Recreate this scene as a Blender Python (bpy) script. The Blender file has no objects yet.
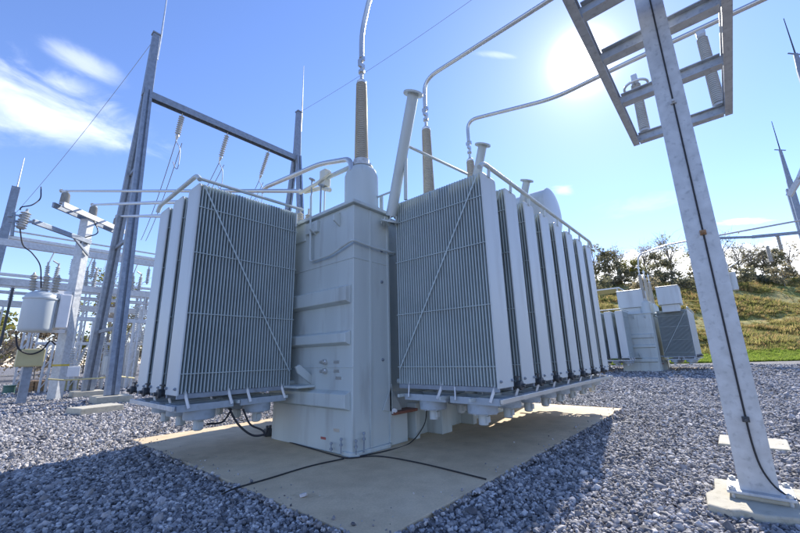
import bpy, bmesh, math, random
import numpy as np
from mathutils import Vector, Matrix, Quaternion

random.seed(7)
rng = np.random.default_rng(7)
sc = bpy.context.scene
COL = sc.collection
R = math.radians

# ------------------------------------------------------------------ camera
CAM = np.array([0.0, 0.0, 1.6])
F_PX = 370.3                              # focal length in pixels of an 800 px wide picture
FW = np.array([0.7335501, 0.6373704, 0.2359304])
RT = np.array([0.6601359, -0.7507528, -0.0243085])
UP = np.array([-0.1616319, -0.1735776, 0.9714659])
cam = bpy.data.cameras.new('camera')
cam.sensor_fit = 'HORIZONTAL'
cam.sensor_width = 36.0
cam.lens = F_PX / 800 * 36
cam.clip_start = 0.05
cam.clip_end = 6000
co = bpy.data.objects.new('camera', cam)
COL.objects.link(co)
M = Matrix.Identity(4)
for i in range(3):
    M[i][0] = RT[i]; M[i][1] = UP[i]; M[i][2] = -FW[i]; M[i][3] = CAM[i]
co.matrix_world = M
sc.camera = co

def ray(x, y): return FW + RT * (x - 400) / F_PX - UP * (y - 266.5) / F_PX
def AX(x, y, X): d = ray(x, y); return Vector(CAM + d * X / d[0])          # pixel to the plane X
def AY(x, y, Y): d = ray(x, y); return Vector(CAM + d * Y / d[1])
def AZ(x, y, Z=0.0): d = ray(x, y); return Vector(CAM + d * (Z - CAM[2]) / d[2])
def AD(x, y, D): return Vector(CAM + ray(x, y) * D)

# ------------------------------------------------------------------ materials
def new_mat(name):
    m = bpy.data.materials.new(name); m.use_nodes = True
    nt = m.node_tree; b = nt.nodes['Principled BSDF']
    return m, nt, b

def N(nt, t, **k):
    n = nt.nodes.new(t)
    for a, v in k.items():
        setattr(n, a, v)
    return n

def ramp(nt, stops, fac):
    r = N(nt, 'ShaderNodeValToRGB')
    e = r.color_ramp.elements
    while len(e) > 1: e.remove(e[-1])
    e[0].position = stops[0][0]; e[0].color = (*stops[0][1], 1)
    for p, c in stops[1:]:
        x = e.new(p); x.color = (*c, 1)
    nt.links.new(fac, r.inputs[0])
    return r.outputs[0]

def coat(name, col, rough=.45, metal=0.0, var=.08, scale=3.0, stain=None, bump=.0, spec=.5, streak=False):
    """painted or galvanised surface: colour that drifts a little, with soft blotches and runs"""
    m, nt, b = new_mat(name)
    tc = N(nt, 'ShaderNodeTexCoord')
    mp = N(nt, 'ShaderNodeMapping')
    if streak: mp.inputs['Scale'].default_value = (1, 1, .15)
    nt.links.new(tc.outputs['Object'], mp.inputs[0])
    n1 = N(nt, 'ShaderNodeTexNoise'); n1.inputs['Scale'].default_value = scale; n1.inputs['Detail'].default_value = 6
    nt.links.new(mp.outputs[0], n1.inputs['Vector'])
    lo = tuple(c * (1 - var) for c in col); hi = tuple(min(1, c * (1 + var)) for c in col)
    c = ramp(nt, [(.3, lo), (.7, hi)], n1.outputs['Fac'])
    if stain:
        n2 = N(nt, 'ShaderNodeTexNoise'); n2.inputs['Scale'].default_value = scale * 2.3; n2.inputs['Detail'].default_value = 8
        nt.links.new(mp.outputs[0], n2.inputs['Vector'])
        f = ramp(nt, [(.55, (0, 0, 0)), (.75, (1, 1, 1))], n2.outputs['Fac'])
        mx = N(nt, 'ShaderNodeMix', data_type='RGBA')
        mu = N(nt, 'ShaderNodeMath', operation='MULTIPLY'); mu.inputs[1].default_value = .75
        nt.links.new(f, mu.inputs[0])
        nt.links.new(mu.outputs[0], mx.inputs[0]); nt.links.new(c, mx.inputs[6]); mx.inputs[7].default_value = (*stain, 1)
        c = mx.outputs[2]
    nt.links.new(c, b.inputs['Base Color'])
    rr = N(nt, 'ShaderNodeMapRange'); rr.inputs[3].default_value = rough - .08; rr.inputs[4].default_value = rough + .12
    nt.links.new(n1.outputs['Fac'], rr.inputs[0]); nt.links.new(rr.outputs[0], b.inputs['Roughness'])
    b.inputs['Metallic'].default_value = metal
    b.inputs['Specular IOR Level'].default_value = spec
    if bump:
        n3 = N(nt, 'ShaderNodeTexNoise'); n3.inputs['Scale'].default_value = scale * 14; n3.inputs['Detail'].default_value = 4
        nt.links.new(tc.outputs['Object'], n3.inputs['Vector'])
        bp = N(nt, 'ShaderNodeBump'); bp.inputs['Strength'].default_value = bump; bp.inputs['Distance'].default_value = .01
        nt.links.new(n3.outputs['Fac'], bp.inputs['Height']); nt.links.new(bp.outputs[0], b.inputs['Normal'])
    return m

MT = {}
MT['paint'] = coat('grey_paint', (.515, .565, .55), .42, var=.08, scale=1.6, stain=(.34, .35, .33), streak=True)
MT['fin'] = coat('fin_paint', (.44, .505, .505), .5, var=.08, scale=2)
MT['panel'] = coat('panel_paint', (.535, .575, .575), .4, var=.06, scale=1.2, stain=(.42, .44, .43), streak=True)
MT['fanplate'] = coat('fan_plate', (.38, .43, .47), .5, var=.1, scale=4, stain=(.28, .31, .33))
MT['cream'] = coat('cream_paint', (.60, .59, .50), .5, var=.05)
MT['galv'] = coat('galvanised_steel', (.52, .535, .54), .48, metal=.3, var=.14, scale=7, stain=(.30, .31, .32), bump=.08)
MT['galvblue'] = coat('weathered_galvanised_steel', (.27, .31, .36), .5, metal=.3, var=.16, scale=5, stain=(.18, .2, .22), bump=.08)
MT['galvpale'] = coat('pale_galvanised_steel', (.60, .615, .62), .5, metal=.2, var=.14, scale=7)
MT['alu'] = coat('aluminium_tube', (.60, .60, .58), .35, metal=.75, var=.06, scale=4)
MT['porc'] = coat('grey_brown_porcelain', (.44, .41, .345), .3, var=.08, scale=6)
MT['porcgrey'] = coat('grey_porcelain', (.47, .48, .47), .3, var=.08, scale=6)
MT['dark'] = coat('dark_metal', (.06, .065, .07), .5, var=.2)
MT['rubber'] = coat('black_rubber', (.018, .018, .02), .55, var=.2)
MT['wire'] = coat('stranded_wire', (.28, .29, .30), .5, metal=.5)
MT['red'] = coat('red_primer', (.26, .11, .075), .6, var=.2, scale=12)
MT['redtag'] = coat('red_tag', (.36, .10, .09), .5)
MT['white'] = coat('white_paint', (.78, .78, .77), .5, var=.04)
MT['tan'] = coat('tan_paint', (.52, .46, .24), .5, var=.06)
MT['yellow'] = coat('yellow_paint', (.62, .47, .05), .5, var=.1)
MT['timber'] = coat('sawn_timber', (.30, .20, .11), .8, var=.25, scale=9)
MT['green'] = coat('green_paint', (.07, .16, .12), .5)
MT['rust'] = coat('rusty_clamp', (.35, .20, .10), .7, var=.3, scale=20)
MT['bark'] = coat('bark', (.30, .27, .235), .9, var=.3, scale=4)
MT['footing'] = coat('footing_concrete', (.50, .46, .36), .85, var=.12, scale=5, stain=(.3, .27, .2), bump=.4)

# concrete of the pad
def concrete_mat():
    m, nt, b = new_mat('pad_concrete')
    tc = N(nt, 'ShaderNodeTexCoord')
    n1 = N(nt, 'ShaderNodeTexNoise'); n1.inputs['Scale'].default_value = .55; n1.inputs['Detail'].default_value = 7; n1.inputs['Roughness'].default_value = .62
    n2 = N(nt, 'ShaderNodeTexNoise'); n2.inputs['Scale'].default_value = 45; n2.inputs['Detail'].default_value = 5
    n3 = N(nt, 'ShaderNodeTexNoise'); n3.inputs['Scale'].default_value = 3.2; n3.inputs['Detail'].default_value = 8
    for n in (n1, n2, n3): nt.links.new(tc.outputs['Object'], n.inputs['Vector'])
    c1 = ramp(nt, [(.3, (.64, .48, .29)), (.52, (.75, .575, .36)), (.72, (.80, .635, .42))], n1.outputs['Fac'])
    c3 = ramp(nt, [(.35, (.84, .83, .82)), (.6, (1, 1, 1))], n3.outputs['Fac'])
    c2 = ramp(nt, [(.3, (.82, .82, .82)), (.7, (1.0, 1.0, 1.0))], n2.outputs['Fac'])
    m1 = N(nt, 'ShaderNodeMix', data_type='RGBA', blend_type='MULTIPLY'); m1.inputs[0].default_value = .8
    nt.links.new(c1, m1.inputs[6]); nt.links.new(c3, m1.inputs[7])
    m2 = N(nt, 'ShaderNodeMix', data_type='RGBA', blend_type='MULTIPLY'); m2.inputs[0].default_value = .8
    nt.links.new(m1.outputs[2], m2.inputs[6]); nt.links.new(c2, m2.inputs[7])
    n4 = N(nt, 'ShaderNodeTexNoise'); n4.inputs['Scale'].default_value = 1.15; n4.inputs['Detail'].default_value = 9; n4.inputs['Roughness'].default_value = .7; n4.inputs['Distortion'].default_value = .6
    nt.links.new(tc.outputs['Object'], n4.inputs['Vector'])
    st = ramp(nt, [(.58, (1, 1, 1)), (.66, (.80, .78, .76)), (.8, (.70, .69, .68))], n4.outputs['Fac'])
    m3 = N(nt, 'ShaderNodeMix', data_type='RGBA', blend_type='MULTIPLY'); m3.inputs[0].default_value = .9
    nt.links.new(m2.outputs[2], m3.inputs[6]); nt.links.new(st, m3.inputs[7])
    nt.links.new(m3.outputs[2], b.inputs['Base Color']); b.inputs['Roughness'].default_value = .82
    bp = N(nt, 'ShaderNodeBump'); bp.inputs['Strength'].default_value = .25; bp.inputs['Distance'].default_value = .006
    nt.links.new(n2.outputs['Fac'], bp.inputs['Height']); nt.links.new(bp.outputs[0], b.inputs['Normal'])
    return m
MT['concrete'] = concrete_mat()

STONE = [(0.0, (.10, .099, .103)), (.3, (.225, .218, .219)), (.62, (.365, .35, .343)), (.86, (.53, .505, .485)), (1.0, (.70, .66, .62))]
def stone_mat():
    m, nt, b = new_mat('crushed_stone')
    oi = N(nt, 'ShaderNodeObjectInfo')
    c = ramp(nt, STONE, oi.outputs['Random'])
    tc = N(nt, 'ShaderNodeTexCoord')
    n1 = N(nt, 'ShaderNodeTexNoise'); n1.inputs['Scale'].default_value = 1.6; n1.inputs['Detail'].default_value = 5
    nt.links.new(tc.outputs['Object'], n1.inputs['Vector'])
    c2 = ramp(nt, [(.3, (.75, .75, .77)), (.7, (1.1, 1.08, 1.05))], n1.outputs['Fac'])
    mx = N(nt, 'ShaderNodeMix', data_type='RGBA', blend_type='MULTIPLY'); mx.inputs[0].default_value = 1
    nt.links.new(c, mx.inputs[6]); nt.links.new(c2, mx.inputs[7]); nt.links.new(mx.outputs[2], b.inputs['Base Color'])
    b.inputs['Roughness'].default_value = .8
    return m
MT['stone'] = stone_mat()

def ground_mat():
    m, nt, b = new_mat('gravel_bed')
    tc = N(nt, 'ShaderNodeTexCoord')
    v = N(nt, 'ShaderNodeTexVoronoi'); v.inputs['Scale'].default_value = 13; v.inputs['Randomness'].default_value = 1
    nt.links.new(tc.outputs['Object'], v.inputs['Vector'])
    sep = N(nt, 'ShaderNodeSeparateColor'); nt.links.new(v.outputs['Color'], sep.inputs[0])
    c = ramp(nt, STONE, sep.outputs[0])
    n1 = N(nt, 'ShaderNodeTexNoise'); n1.inputs['Scale'].default_value = .22; n1.inputs['Detail'].default_value = 5
    nt.links.new(tc.outputs['Object'], n1.inputs['Vector'])
    c2 = ramp(nt, [(.3, (.46, .46, .48)), (.7, (.60, .59, .58))], n1.outputs['Fac'])
    mx = N(nt, 'ShaderNodeMix', data_type='RGBA', blend_type='MULTIPLY'); mx.inputs[0].default_value = 1
    nt.links.new(c, mx.inputs[6]); nt.links.new(c2, mx.inputs[7])
    nt.links.new(mx.outputs[2], b.inputs['Base Color']); b.inputs['Roughness'].default_value = .9
    bp = N(nt, 'ShaderNodeBump'); bp.inputs['Strength'].default_value = 1.0; bp.inputs['Distance'].default_value = .05; bp.invert = True
    nt.links.new(v.outputs['Distance'], bp.inputs['Height']); nt.links.new(bp.outputs[0], b.inputs['Normal'])
    return m
MT['ground'] = ground_mat()

def hill_mat():
    m, nt, b = new_mat('hill_grass')
    tc = N(nt, 'ShaderNodeTexCoord')
    n1 = N(nt, 'ShaderNodeTexNoise'); n1.inputs['Scale'].default_value = .11; n1.inputs['Detail'].default_value = 9; n1.inputs['Roughness'].default_value = .65
    n2 = N(nt, 'ShaderNodeTexNoise'); n2.inputs['Scale'].default_value = 1.3; n2.inputs['Detail'].default_value = 6
    for n in (n1, n2): nt.links.new(tc.outputs['Object'], n.inputs['Vector'])
    c = ramp(nt, [(.3, (.13, .15, .05)), (.43, (.29, .28, .085)), (.55, (.43, .35, .14)), (.66, (.42, .27, .12)), (.8, (.20, .20, .07))], n1.outputs['Fac'])
    c2 = ramp(nt, [(.3, (.8, .82, .75)), (.7, (1.2, 1.2, 1.15))], n2.outputs['Fac'])
    mx = N(nt, 'ShaderNodeMix', data_type='RGBA', blend_type='MULTIPLY'); mx.inputs[0].default_value = 1
    nt.links.new(c, mx.inputs[6]); nt.links.new(c2, mx.inputs[7])
    nt.links.new(mx.outputs[2], b.inputs['Base Color']); b.inputs['Roughness'].default_value = .95; b.inputs['Specular IOR Level'].default_value = .1
    bp = N(nt, 'ShaderNodeBump'); bp.inputs['Strength'].default_value = .8; bp.inputs['Distance'].default_value = .4
    nt.links.new(n2.outputs['Fac'], bp.inputs['Height']); nt.links.new(bp.outputs[0], b.inputs['Normal'])
    return m
MT['hill'] = hill_mat()

def leaf_mat(name, stops, trans=.35, rand='island'):
    m, nt, b = new_mat(name)
    if rand == 'island':
        g = N(nt, 'ShaderNodeNewGeometry'); f = g.outputs['Random Per Island']
    else:
        g = N(nt, 'ShaderNodeObjectInfo'); f = g.outputs['Random']
    c = ramp(nt, stops, f)
    nt.links.new(c, b.inputs['Base Color']); b.inputs['Roughness'].default_value = .7; b.inputs['Specular IOR Level'].default_value = .15
    t = N(nt, 'ShaderNodeBsdfTranslucent'); nt.links.new(c, t.inputs[0])
    ms = N(nt, 'ShaderNodeMixShader'); ms.inputs[0].default_value = trans
    nt.links.new(b.outputs[0], ms.inputs[1]); nt.links.new(t.outputs[0], ms.inputs[2])
    nt.links.new(ms.outputs[0], nt.nodes['Material Output'].inputs[0])
    return m
MT['leaf_dark'] = leaf_mat('dark_leaves', [(0, (.17, .17, .10)), (.6, (.26, .25, .15)), (1, (.38, .34, .21))], trans=.6)
MT['leaf_mid'] = leaf_mat('mid_green_leaves', [(0, (.22, .20, .12)), (.6, (.33, .29, .18)), (1, (.44, .37, .23))], trans=.6)
MT['leaf_yellow'] = leaf_mat('yellow_green_leaves', [(0, (.13, .15, .04)), (.5, (.24, .24, .06)), (1, (.38, .31, .09))], trans=.5)
MT['leaf_brown'] = leaf_mat('brown_leaves', [(0, (.16, .13, .09)), (.6, (.24, .19, .13)), (1, (.30, .25, .17))], trans=.5)
MT['tuft'] = leaf_mat('rank_grass', [(0, (.15, .17, .05)), (.3, (.29, .28, .085)), (.55, (.44, .37, .14)), (.8, (.48, .32, .15)), (1, (.25, .25, .08))], trans=.5, rand='object')
MT['turf'] = leaf_mat('fresh_grass', [(0, (.20, .29, .05)), (.5, (.28, .37, .06)), (1, (.36, .40, .09))], trans=.5, rand='object')

# ------------------------------------------------------------------ mesh building
class MB:
    def __init__(s): s.v = []; s.f = []
    def add(s, vs, fs):
        o = len(s.v); s.v += [tuple(map(float, v)) for v in vs]; s.f += [tuple(i + o for i in f) for f in fs]; return s
    def box(s, x0, y0, z0, x1, y1, z1):
        vs = [(x0, y0, z0), (x1, y0, z0), (x1, y1, z0), (x0, y1, z0), (x0, y0, z1), (x1, y0, z1), (x1, y1, z1), (x0, y1, z1)]
        return s.add(vs, [(0, 3, 2, 1), (4, 5, 6, 7), (0, 1, 5, 4), (1, 2, 6, 5), (2, 3, 7, 6), (3, 0, 4, 7)])
    def bar(s, a, b, w, h, up=(0, 0, 1), w1=None, h1=None):
        """box along a-b, w sideways, h along up"""
        a = Vector(a); b = Vector(b); d = (b - a).normalized(); up = Vector(up)
        sd = d.cross(up)
        if sd.length < 1e-4: sd = d.cross(Vector((1, 0, 0)))
        sd.normalize(); u = sd.cross(d).normalized()
        w1 = w if w1 is None else w1; h1 = h if h1 is None else h1
        vs = []
        for p, ww, hh in ((a, w, h), (b, w1, h1)):
            for i, j in ((-1, -1), (1, -1), (1, 1), (-1, 1)): vs.append(p + sd * i * ww / 2 + u * j * hh / 2)
        return s.add(vs, [(0, 1, 2, 3), (7, 6, 5, 4), (0, 4, 5, 1), (1, 5, 6, 2), (2, 6, 7, 3), (3, 7, 4, 0)])
    def tube(s, pts, r, n=10, cap=True):
        pts = [Vector(p) for p in pts]
        rs = r if isinstance(r, (list, tuple)) else [r] * len(pts)
        d0 = (pts[1] - pts[0]).normalized()
        u = d0.orthogonal().normalized()
        vs = []; fs = []
        for i, p in enumerate(pts):
            if i == 0: d = d0
            elif i == len(pts) - 1: d = (pts[-1] - pts[-2]).normalized()
            else:
                d = (pts[i + 1] - pts[i]).normalized() + (pts[i] - pts[i - 1]).normalized()
                d = d.normalized() if d.length > 1e-6 else d0
            u = (u - d * u.dot(d)).normalized(); w = d.cross(u)
            for k in range(n):
                a = 2 * math.pi * k / n
                vs.append(p + (u * math.cos(a) + w * math.sin(a)) * rs[i])
        for i in range(len(pts) - 1):
            for k in range(n):
                fs.append((i * n + k, i * n + (k + 1) % n, (i + 1) * n + (k + 1) % n, (i + 1) * n + k))
        if cap:
            fs.append(tuple(range(n - 1, -1, -1))); fs.append(tuple((len(pts) - 1) * n + k for k in range(n)))
        return s.add(vs, fs)
    def lathe(s, prof, o=(0, 0, 0), axis=(0, 0, 1), n=20):
        """prof: (radius, height) pairs from bottom to top"""
        o = Vector(o); ax = Vector(axis).normalized(); u = ax.orthogonal().normalized(); w = ax.cross(u)
        vs = []; fs = []
        for r, h in prof:
            for k in range(n):
                a = 2 * math.pi * k / n
                vs.append(o + ax * h + (u * math.cos(a) + w * math.sin(a)) * r)
        for i in range(len(prof) - 1):
            for k in range(n):
                fs.append((i * n + k, i * n + (k + 1) % n, (i + 1) * n + (k + 1) % n, (i + 1) * n + k))
        fs.append(tuple(range(n - 1, -1, -1))); fs.append(tuple((len(prof) - 1) * n + k for k in range(n)))
        return s.add(vs, fs)
    def prism(s, poly, off):
        """poly: list of points, extruded by off"""
        n = len(poly); off = Vector(off)
        vs = [Vector(p) for p in poly] + [Vector(p) + off for p in poly]
        fs = [tuple(range(n - 1, -1, -1)), tuple(range(n, 2 * n))] + [(i, (i + 1) % n, n + (i + 1) % n, n + i) for i in range(n)]
        return s.add(vs, fs)
    def build(s, name, mat, parent=None, smooth=False, bevel=0, origin=None):
        me = bpy.data.meshes.new(name)
        vs = s.v
        if origin is not None:
            ox, oy, oz = origin; vs = [(x - ox, y - oy, z - oz) for x, y, z in vs]
        me.from_pydata(vs, [], s.f)
        bm = bmesh.new(); bm.from_mesh(me); bmesh.ops.recalc_face_normals(bm, faces=bm.faces); bm.to_mesh(me); bm.free()
        me.materials.append(MT[mat])
        ob = bpy.data.objects.new(name, me); COL.objects.link(ob)
        if smooth:
            for p in me.polygons: p.use_smooth = len(p.vertices) == 4
            me.set_sharp_from_angle(angle=R(40))
        if bevel:
            md = ob.modifiers.new('bevel', 'BEVEL'); md.width = bevel; md.segments = 2; md.limit_method = 'ANGLE'; md.angle_limit = R(40)
        if origin is not None: ob.location = origin
        if parent is not None:
            ob.parent = parent
            ob.location = Vector(ob.location) - WORLD_LOC[parent.name] if True else ob.location
        WORLD_LOC[ob.name] = Vector(origin) if origin is not None else (WORLD_LOC[parent.name] * 0 if parent is not None else Vector((0, 0, 0)))
        if parent is not None and origin is None: WORLD_LOC[ob.name] = Vector((0, 0, 0))
        return ob
WORLD_LOC = {}

def tag(o, label=None, cat=None, group=None, kind=None):
    if label: o['label'] = label
    if cat: o['category'] = cat
    if group: o['group'] = group
    if kind: o['kind'] = kind
    return o

def empty(name, loc=(0, 0, 0)):
    o = bpy.data.objects.new(name, None); COL.objects.link(o); o.location = loc
    o.empty_display_size = .3
    WORLD_LOC[o.name] = Vector(loc)
    return o

def dup(o, parent=None, off=(0, 0, 0), skip=()):
    c = o.copy(); COL.objects.link(c)
    if parent is not None: c.parent = parent
    c.location = Vector(o.location) + Vector(off)
    WORLD_LOC[c.name] = WORLD_LOC[o.name] + Vector(off)
    for ch in list(o.children):
        if ch.name.split('.')[0] in skip: continue
        dup(ch, c, (0, 0, 0), skip)
    return c

def arc(a, b, sag, n=10):
    a = Vector(a); b = Vector(b)
    return [a.lerp(b, i / n) - Vector((0, 0, sag * 4 * (i / n) * (1 - i / n))) for i in range(n + 1)]

def smooth_path(pts, n=6):
    """Catmull-Rom through pts"""
    P = [Vector(p) for p in pts]; P = [P[0] * 2 - P[1]] + P + [P[-1] * 2 - P[-2]]
    out = []
    for i in range(1, len(P) - 2):
        p0, p1, p2, p3 = P[i - 1:i + 3]
        for k in range(n):
            t = k / n
            out.append(.5 * ((2 * p1) + (p2 - p0) * t + (2 * p0 - 5 * p1 + 4 * p2 - p3) * t * t + (3 * p1 - p0 - 3 * p2 + p3) * t ** 3))
    out.append(P[-2])
    return out

def bend(pts, rad, n=6):
    """polyline with rounded corners"""
    P = [Vector(p) for p in pts]; out = [P[0]]
    for i in range(1, len(P) - 1):
        a = (P[i - 1] - P[i]); b = (P[i + 1] - P[i]); r = min(rad, a.length * .49, b.length * .49)
        a = P[i] + a.normalized() * r; b = P[i] + b.normalized() * r
        for k in range(n + 1):
            t = k / n; out.append((1 - t) ** 2 * a + 2 * t * (1 - t) * P[i] + t * t * b)
    out.append(P[-1]); return out

def sheds(z0, z1, r0, r1, pitch, lip):
    """profile of a ribbed insulator"""
    n = max(3, int((z1 - z0) / pitch)); out = [(r0 * .8, z0)]
    for i in range(n):
        t = i / n; r = r0 + (r1 - r0) * t; z = z0 + (z1 - z0) * i / n; h = (z1 - z0) / n
        out += [(r, z + h * .15), (r + lip, z + h * .35), (r + lip, z + h * .45), (r, z + h * .85)]
    out.append((r1 * .8, z1)); return out

# ------------------------------------------------------------------ sky, sun
SUN = Vector((0.779, 0.139, 0.612)).normalized()
w = bpy.data.worlds.new('World'); sc.world = w; w.use_nodes = True
nt = w.node_tree; nt.nodes.clear()
out = N(nt, 'ShaderNodeOutputWorld'); bg = N(nt, 'ShaderNodeBackground')
SKY_STRENGTH = .122
bg.inputs[1].default_value = SKY_STRENGTH
sky = N(nt, 'ShaderNodeTexSky', sky_type='NISHITA')
sky.sun_disc = False
sky.sun_elevation = math.asin(SUN.z)
sky.sun_rotation = math.atan2(SUN.x, SUN.y)
sky.altitude = 200; sky.air_density = 1.0; sky.dust_density = 0.05; sky.ozone_density = 4.0
hs = N(nt, 'ShaderNodeMix', data_type='RGBA', blend_type='MULTIPLY'); hs.inputs[0].default_value = 1
hs.inputs[7].default_value = (1.10, .955, 1.07, 1)
hsv = N(nt, 'ShaderNodeHueSaturation'); hsv.inputs['Saturation'].default_value = 1.07; nt.links.new(sky.outputs[0], hsv.inputs['Color']); nt.links.new(hsv.outputs[0], hs.inputs[6])
tc = N(nt, 'ShaderNodeTexCoord')
# sun glow and lens glare added to the sky colour, by direction to the sun
dt = N(nt, 'ShaderNodeVectorMath', operation='DOT_PRODUCT'); dt.inputs[1].default_value = SUN
nrm = N(nt, 'ShaderNodeVectorMath', operation='NORMALIZE'); nt.links.new(tc.outputs['Generated'], nrm.inputs[0])
nt.links.new(nrm.outputs[0], dt.inputs[0])
def lobe(power, gain):
    mx = N(nt, 'ShaderNodeMath', operation='MAXIMUM'); mx.inputs[1].default_value = 0; nt.links.new(dt.outputs['Value'], mx.inputs[0])
    p = N(nt, 'ShaderNodeMath', operation='POWER'); p.inputs[1].default_value = power; nt.links.new(mx.outputs[0], p.inputs[0])
    g = N(nt, 'ShaderNodeMath', operation='MULTIPLY'); g.inputs[1].default_value = gain; nt.links.new(p.outputs[0], g.inputs[0])
    return g.outputs[0]
def plus(a, b):
    s = N(nt, 'ShaderNodeMath', operation='ADD'); nt.links.new(a, s.inputs[0]); nt.links.new(b, s.inputs[1]); return s.outputs[0]
aur = plus(plus(lobe(1500, 26), lobe(260, 1.6)), lobe(36, .55))
av = N(nt, 'ShaderNodeCombineXYZ')
for i in range(3): nt.links.new(aur, av.inputs[i])
ad = N(nt, 'ShaderNodeMix', data_type='RGBA', blend_type='ADD'); ad.inputs[0].default_value = 1
nt.links.new(hs.outputs[2], ad.inputs[6]); nt.links.new(av.outputs[0], ad.inputs[7])
# wisps of cirrus: noise stretched along one direction inside soft-edged patches of sky
def patch(x, y, sx, sy, rot, gain, scale, stretch, lo, hi):
    c = Vector(ray(x, y)).normalized()
    e1 = (Vector(RT) - c * Vector(RT).dot(c)).normalized(); e2 = c.cross(e1)
    q1 = e1 * math.cos(rot) + e2 * math.sin(rot); q2 = -e1 * math.sin(rot) + e2 * math.cos(rot)
    comp = []
    for q in (q1, q2):
        d = N(nt, 'ShaderNodeVectorMath', operation='DOT_PRODUCT'); d.inputs[1].default_value = q
        nt.links.new(nrm.outputs[0], d.inputs[0]); comp.append(d.outputs['Value'])
    fr = N(nt, 'ShaderNodeVectorMath', operation='DOT_PRODUCT'); fr.inputs[1].default_value = c; nt.links.new(nrm.outputs[0], fr.inputs[0])
    gt = N(nt, 'ShaderNodeMath', operation='GREATER_THAN'); gt.inputs[1].default_value = .5; nt.links.new(fr.outputs['Value'], gt.inputs[0])
    terms = []
    for v, sg in zip(comp, (sx, sy)):
        a = N(nt, 'ShaderNodeMath', operation='DIVIDE'); a.inputs[1].default_value = sg; nt.links.new(v, a.inputs[0])
        b = N(nt, 'ShaderNodeMath', operation='POWER'); b.inputs[1].default_value = 2; nt.links.new(a.outputs[0], b.inputs[0]); terms.append(b.outputs[0])
    s = plus(*terms)
    e = N(nt, 'ShaderNodeMath', operation='MULTIPLY'); e.inputs[1].default_value = -1; nt.links.new(s, e.inputs[0])
    ex = N(nt, 'ShaderNodeMath', operation='EXPONENT'); nt.links.new(e.outputs[0], ex.inputs[0])
    cb = N(nt, 'ShaderNodeCombineXYZ'); nt.links.new(comp[0], cb.inputs[0]); nt.links.new(comp[1], cb.inputs[1]); cb.inputs[2].default_value = x * .37
    mp = N(nt, 'ShaderNodeMapping'); mp.inputs['Scale'].default_value = (scale, scale * stretch, 1); nt.links.new(cb.outputs[0], mp.inputs[0])
    no = N(nt, 'ShaderNodeTexNoise'); no.inputs['Scale'].default_value = 1; no.inputs['Detail'].default_value = 9; no.inputs['Roughness'].default_value = .58
    no.inputs['Distortion'].default_value = .8
    nt.links.new(mp.outputs[0], no.inputs['Vector'])
    # noise raised by the window
    ad_ = N(nt, 'ShaderNodeMath', operation='MULTIPLY_ADD'); nt.links.new(ex.outputs[0], ad_.inputs[0]); ad_.inputs[1].default_value = .55
    nt.links.new(no.outputs['Fac'], ad_.inputs[2])
    mr = N(nt, 'ShaderNodeMapRange', interpolation_type='SMOOTHSTEP'); mr.inputs[1].default_value = lo; mr.inputs[2].default_value = hi
    mr.inputs[3].default_value = 0; mr.inputs[4].default_value = gain
    nt.links.new(ad_.outputs[0], mr.inputs[0])
    wn = N(nt, 'ShaderNodeMapRange', interpolation_type='SMOOTHSTEP'); wn.inputs[1].default_value = .12; wn.inputs[2].default_value = .4; nt.links.new(ex.outputs[0], wn.inputs[0])
    m3 = N(nt, 'ShaderNodeMath', operation='MULTIPLY'); nt.links.new(mr.outputs[0], m3.inputs[0]); nt.links.new(wn.outputs[0], m3.inputs[1])
    m2 = N(nt, 'ShaderNodeMath', operation='MULTIPLY'); nt.links.new(m3.outputs[0], m2.inputs[0]); nt.links.new(gt.outputs[0], m2.inputs[1])
    return m2.outputs[0]
cl = plus(patch(30, 103, .20, .080, R(24), .5, 6.5, 2.3, .66, 1.22), patch(86, 64, .06, .025, R(34), .3, 8, 2, .6, 1.25))
cl = plus(cl, plus(patch(500, 55, .06, .008, R(4), .18, 9, 4, .7, 1.2), patch(740, 222, .06, .010, R(-3), .55, 20, 3, .78, 1.15)))
cl = plus(cl, plus(patch(640, 205, .12, .03, R(-10), .14, 9, 3, .75, 1.3), patch(565, 190, .03, .014, R(0), .3, 14, 3, .72, 1.2)))
cl = plus(cl, plus(patch(664, 282, .15, .062, R(-4), 1.0, 7, 2, .50, .66), patch(800, 276, .24, .060, R(-4), 1.0, 7, 2, .52, .70)))
clm = N(nt, 'ShaderNodeMath', operation='MINIMUM'); clm.inputs[1].default_value = 1; nt.links.new(cl, clm.inputs[0]); cl = clm.outputs[0]
mxc = N(nt, 'ShaderNodeMix', data_type='RGBA'); nt.links.new(cl, mxc.inputs[0])
nt.links.new(ad.outputs[2], mxc.inputs[6]); mxc.inputs[7].default_value = (8.2, 8.4, 8.8, 1)
nt.links.new(mxc.outputs[2], bg.inputs[0]); nt.links.new(bg.outputs[0], out.inputs[0])

sl = bpy.data.lights.new('sun', 'SUN'); sl.energy = 3.5; sl.angle = R(.53); sl.color = (1, .95, .87)
so = bpy.data.objects.new('sun', sl); COL.objects.link(so); so.rotation_euler = SUN.to_track_quat('Z', 'Y').to_euler(); so.location = SUN * 60

sc.view_settings.view_transform = 'Standard'; sc.view_settings.look = 'None'
sc.view_settings.gamma = 1; sc.view_settings.use_curve_mapping = False
sc.view_settings.exposure = 1.1
sc.cycles.max_bounces = 6
sc.cycles.use_denoising = True

# ------------------------------------------------------------------ ground
HX = np.array([FW[0], FW[1]]); HX /= np.linalg.norm(HX)          # horizontal forward
LX = np.array([HX[1], -HX[0]])                                    # horizontal right
g = MB()
S = 1800
g.add([(-S, -S, 0), (S, -S, 0), (S, S, 0), (-S, S, 0)], [(0, 1, 2, 3)])
gr = g.build('gravel_ground', 'ground'); tag(gr, 'grey gravel yard surface', 'ground', kind='structure')

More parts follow.
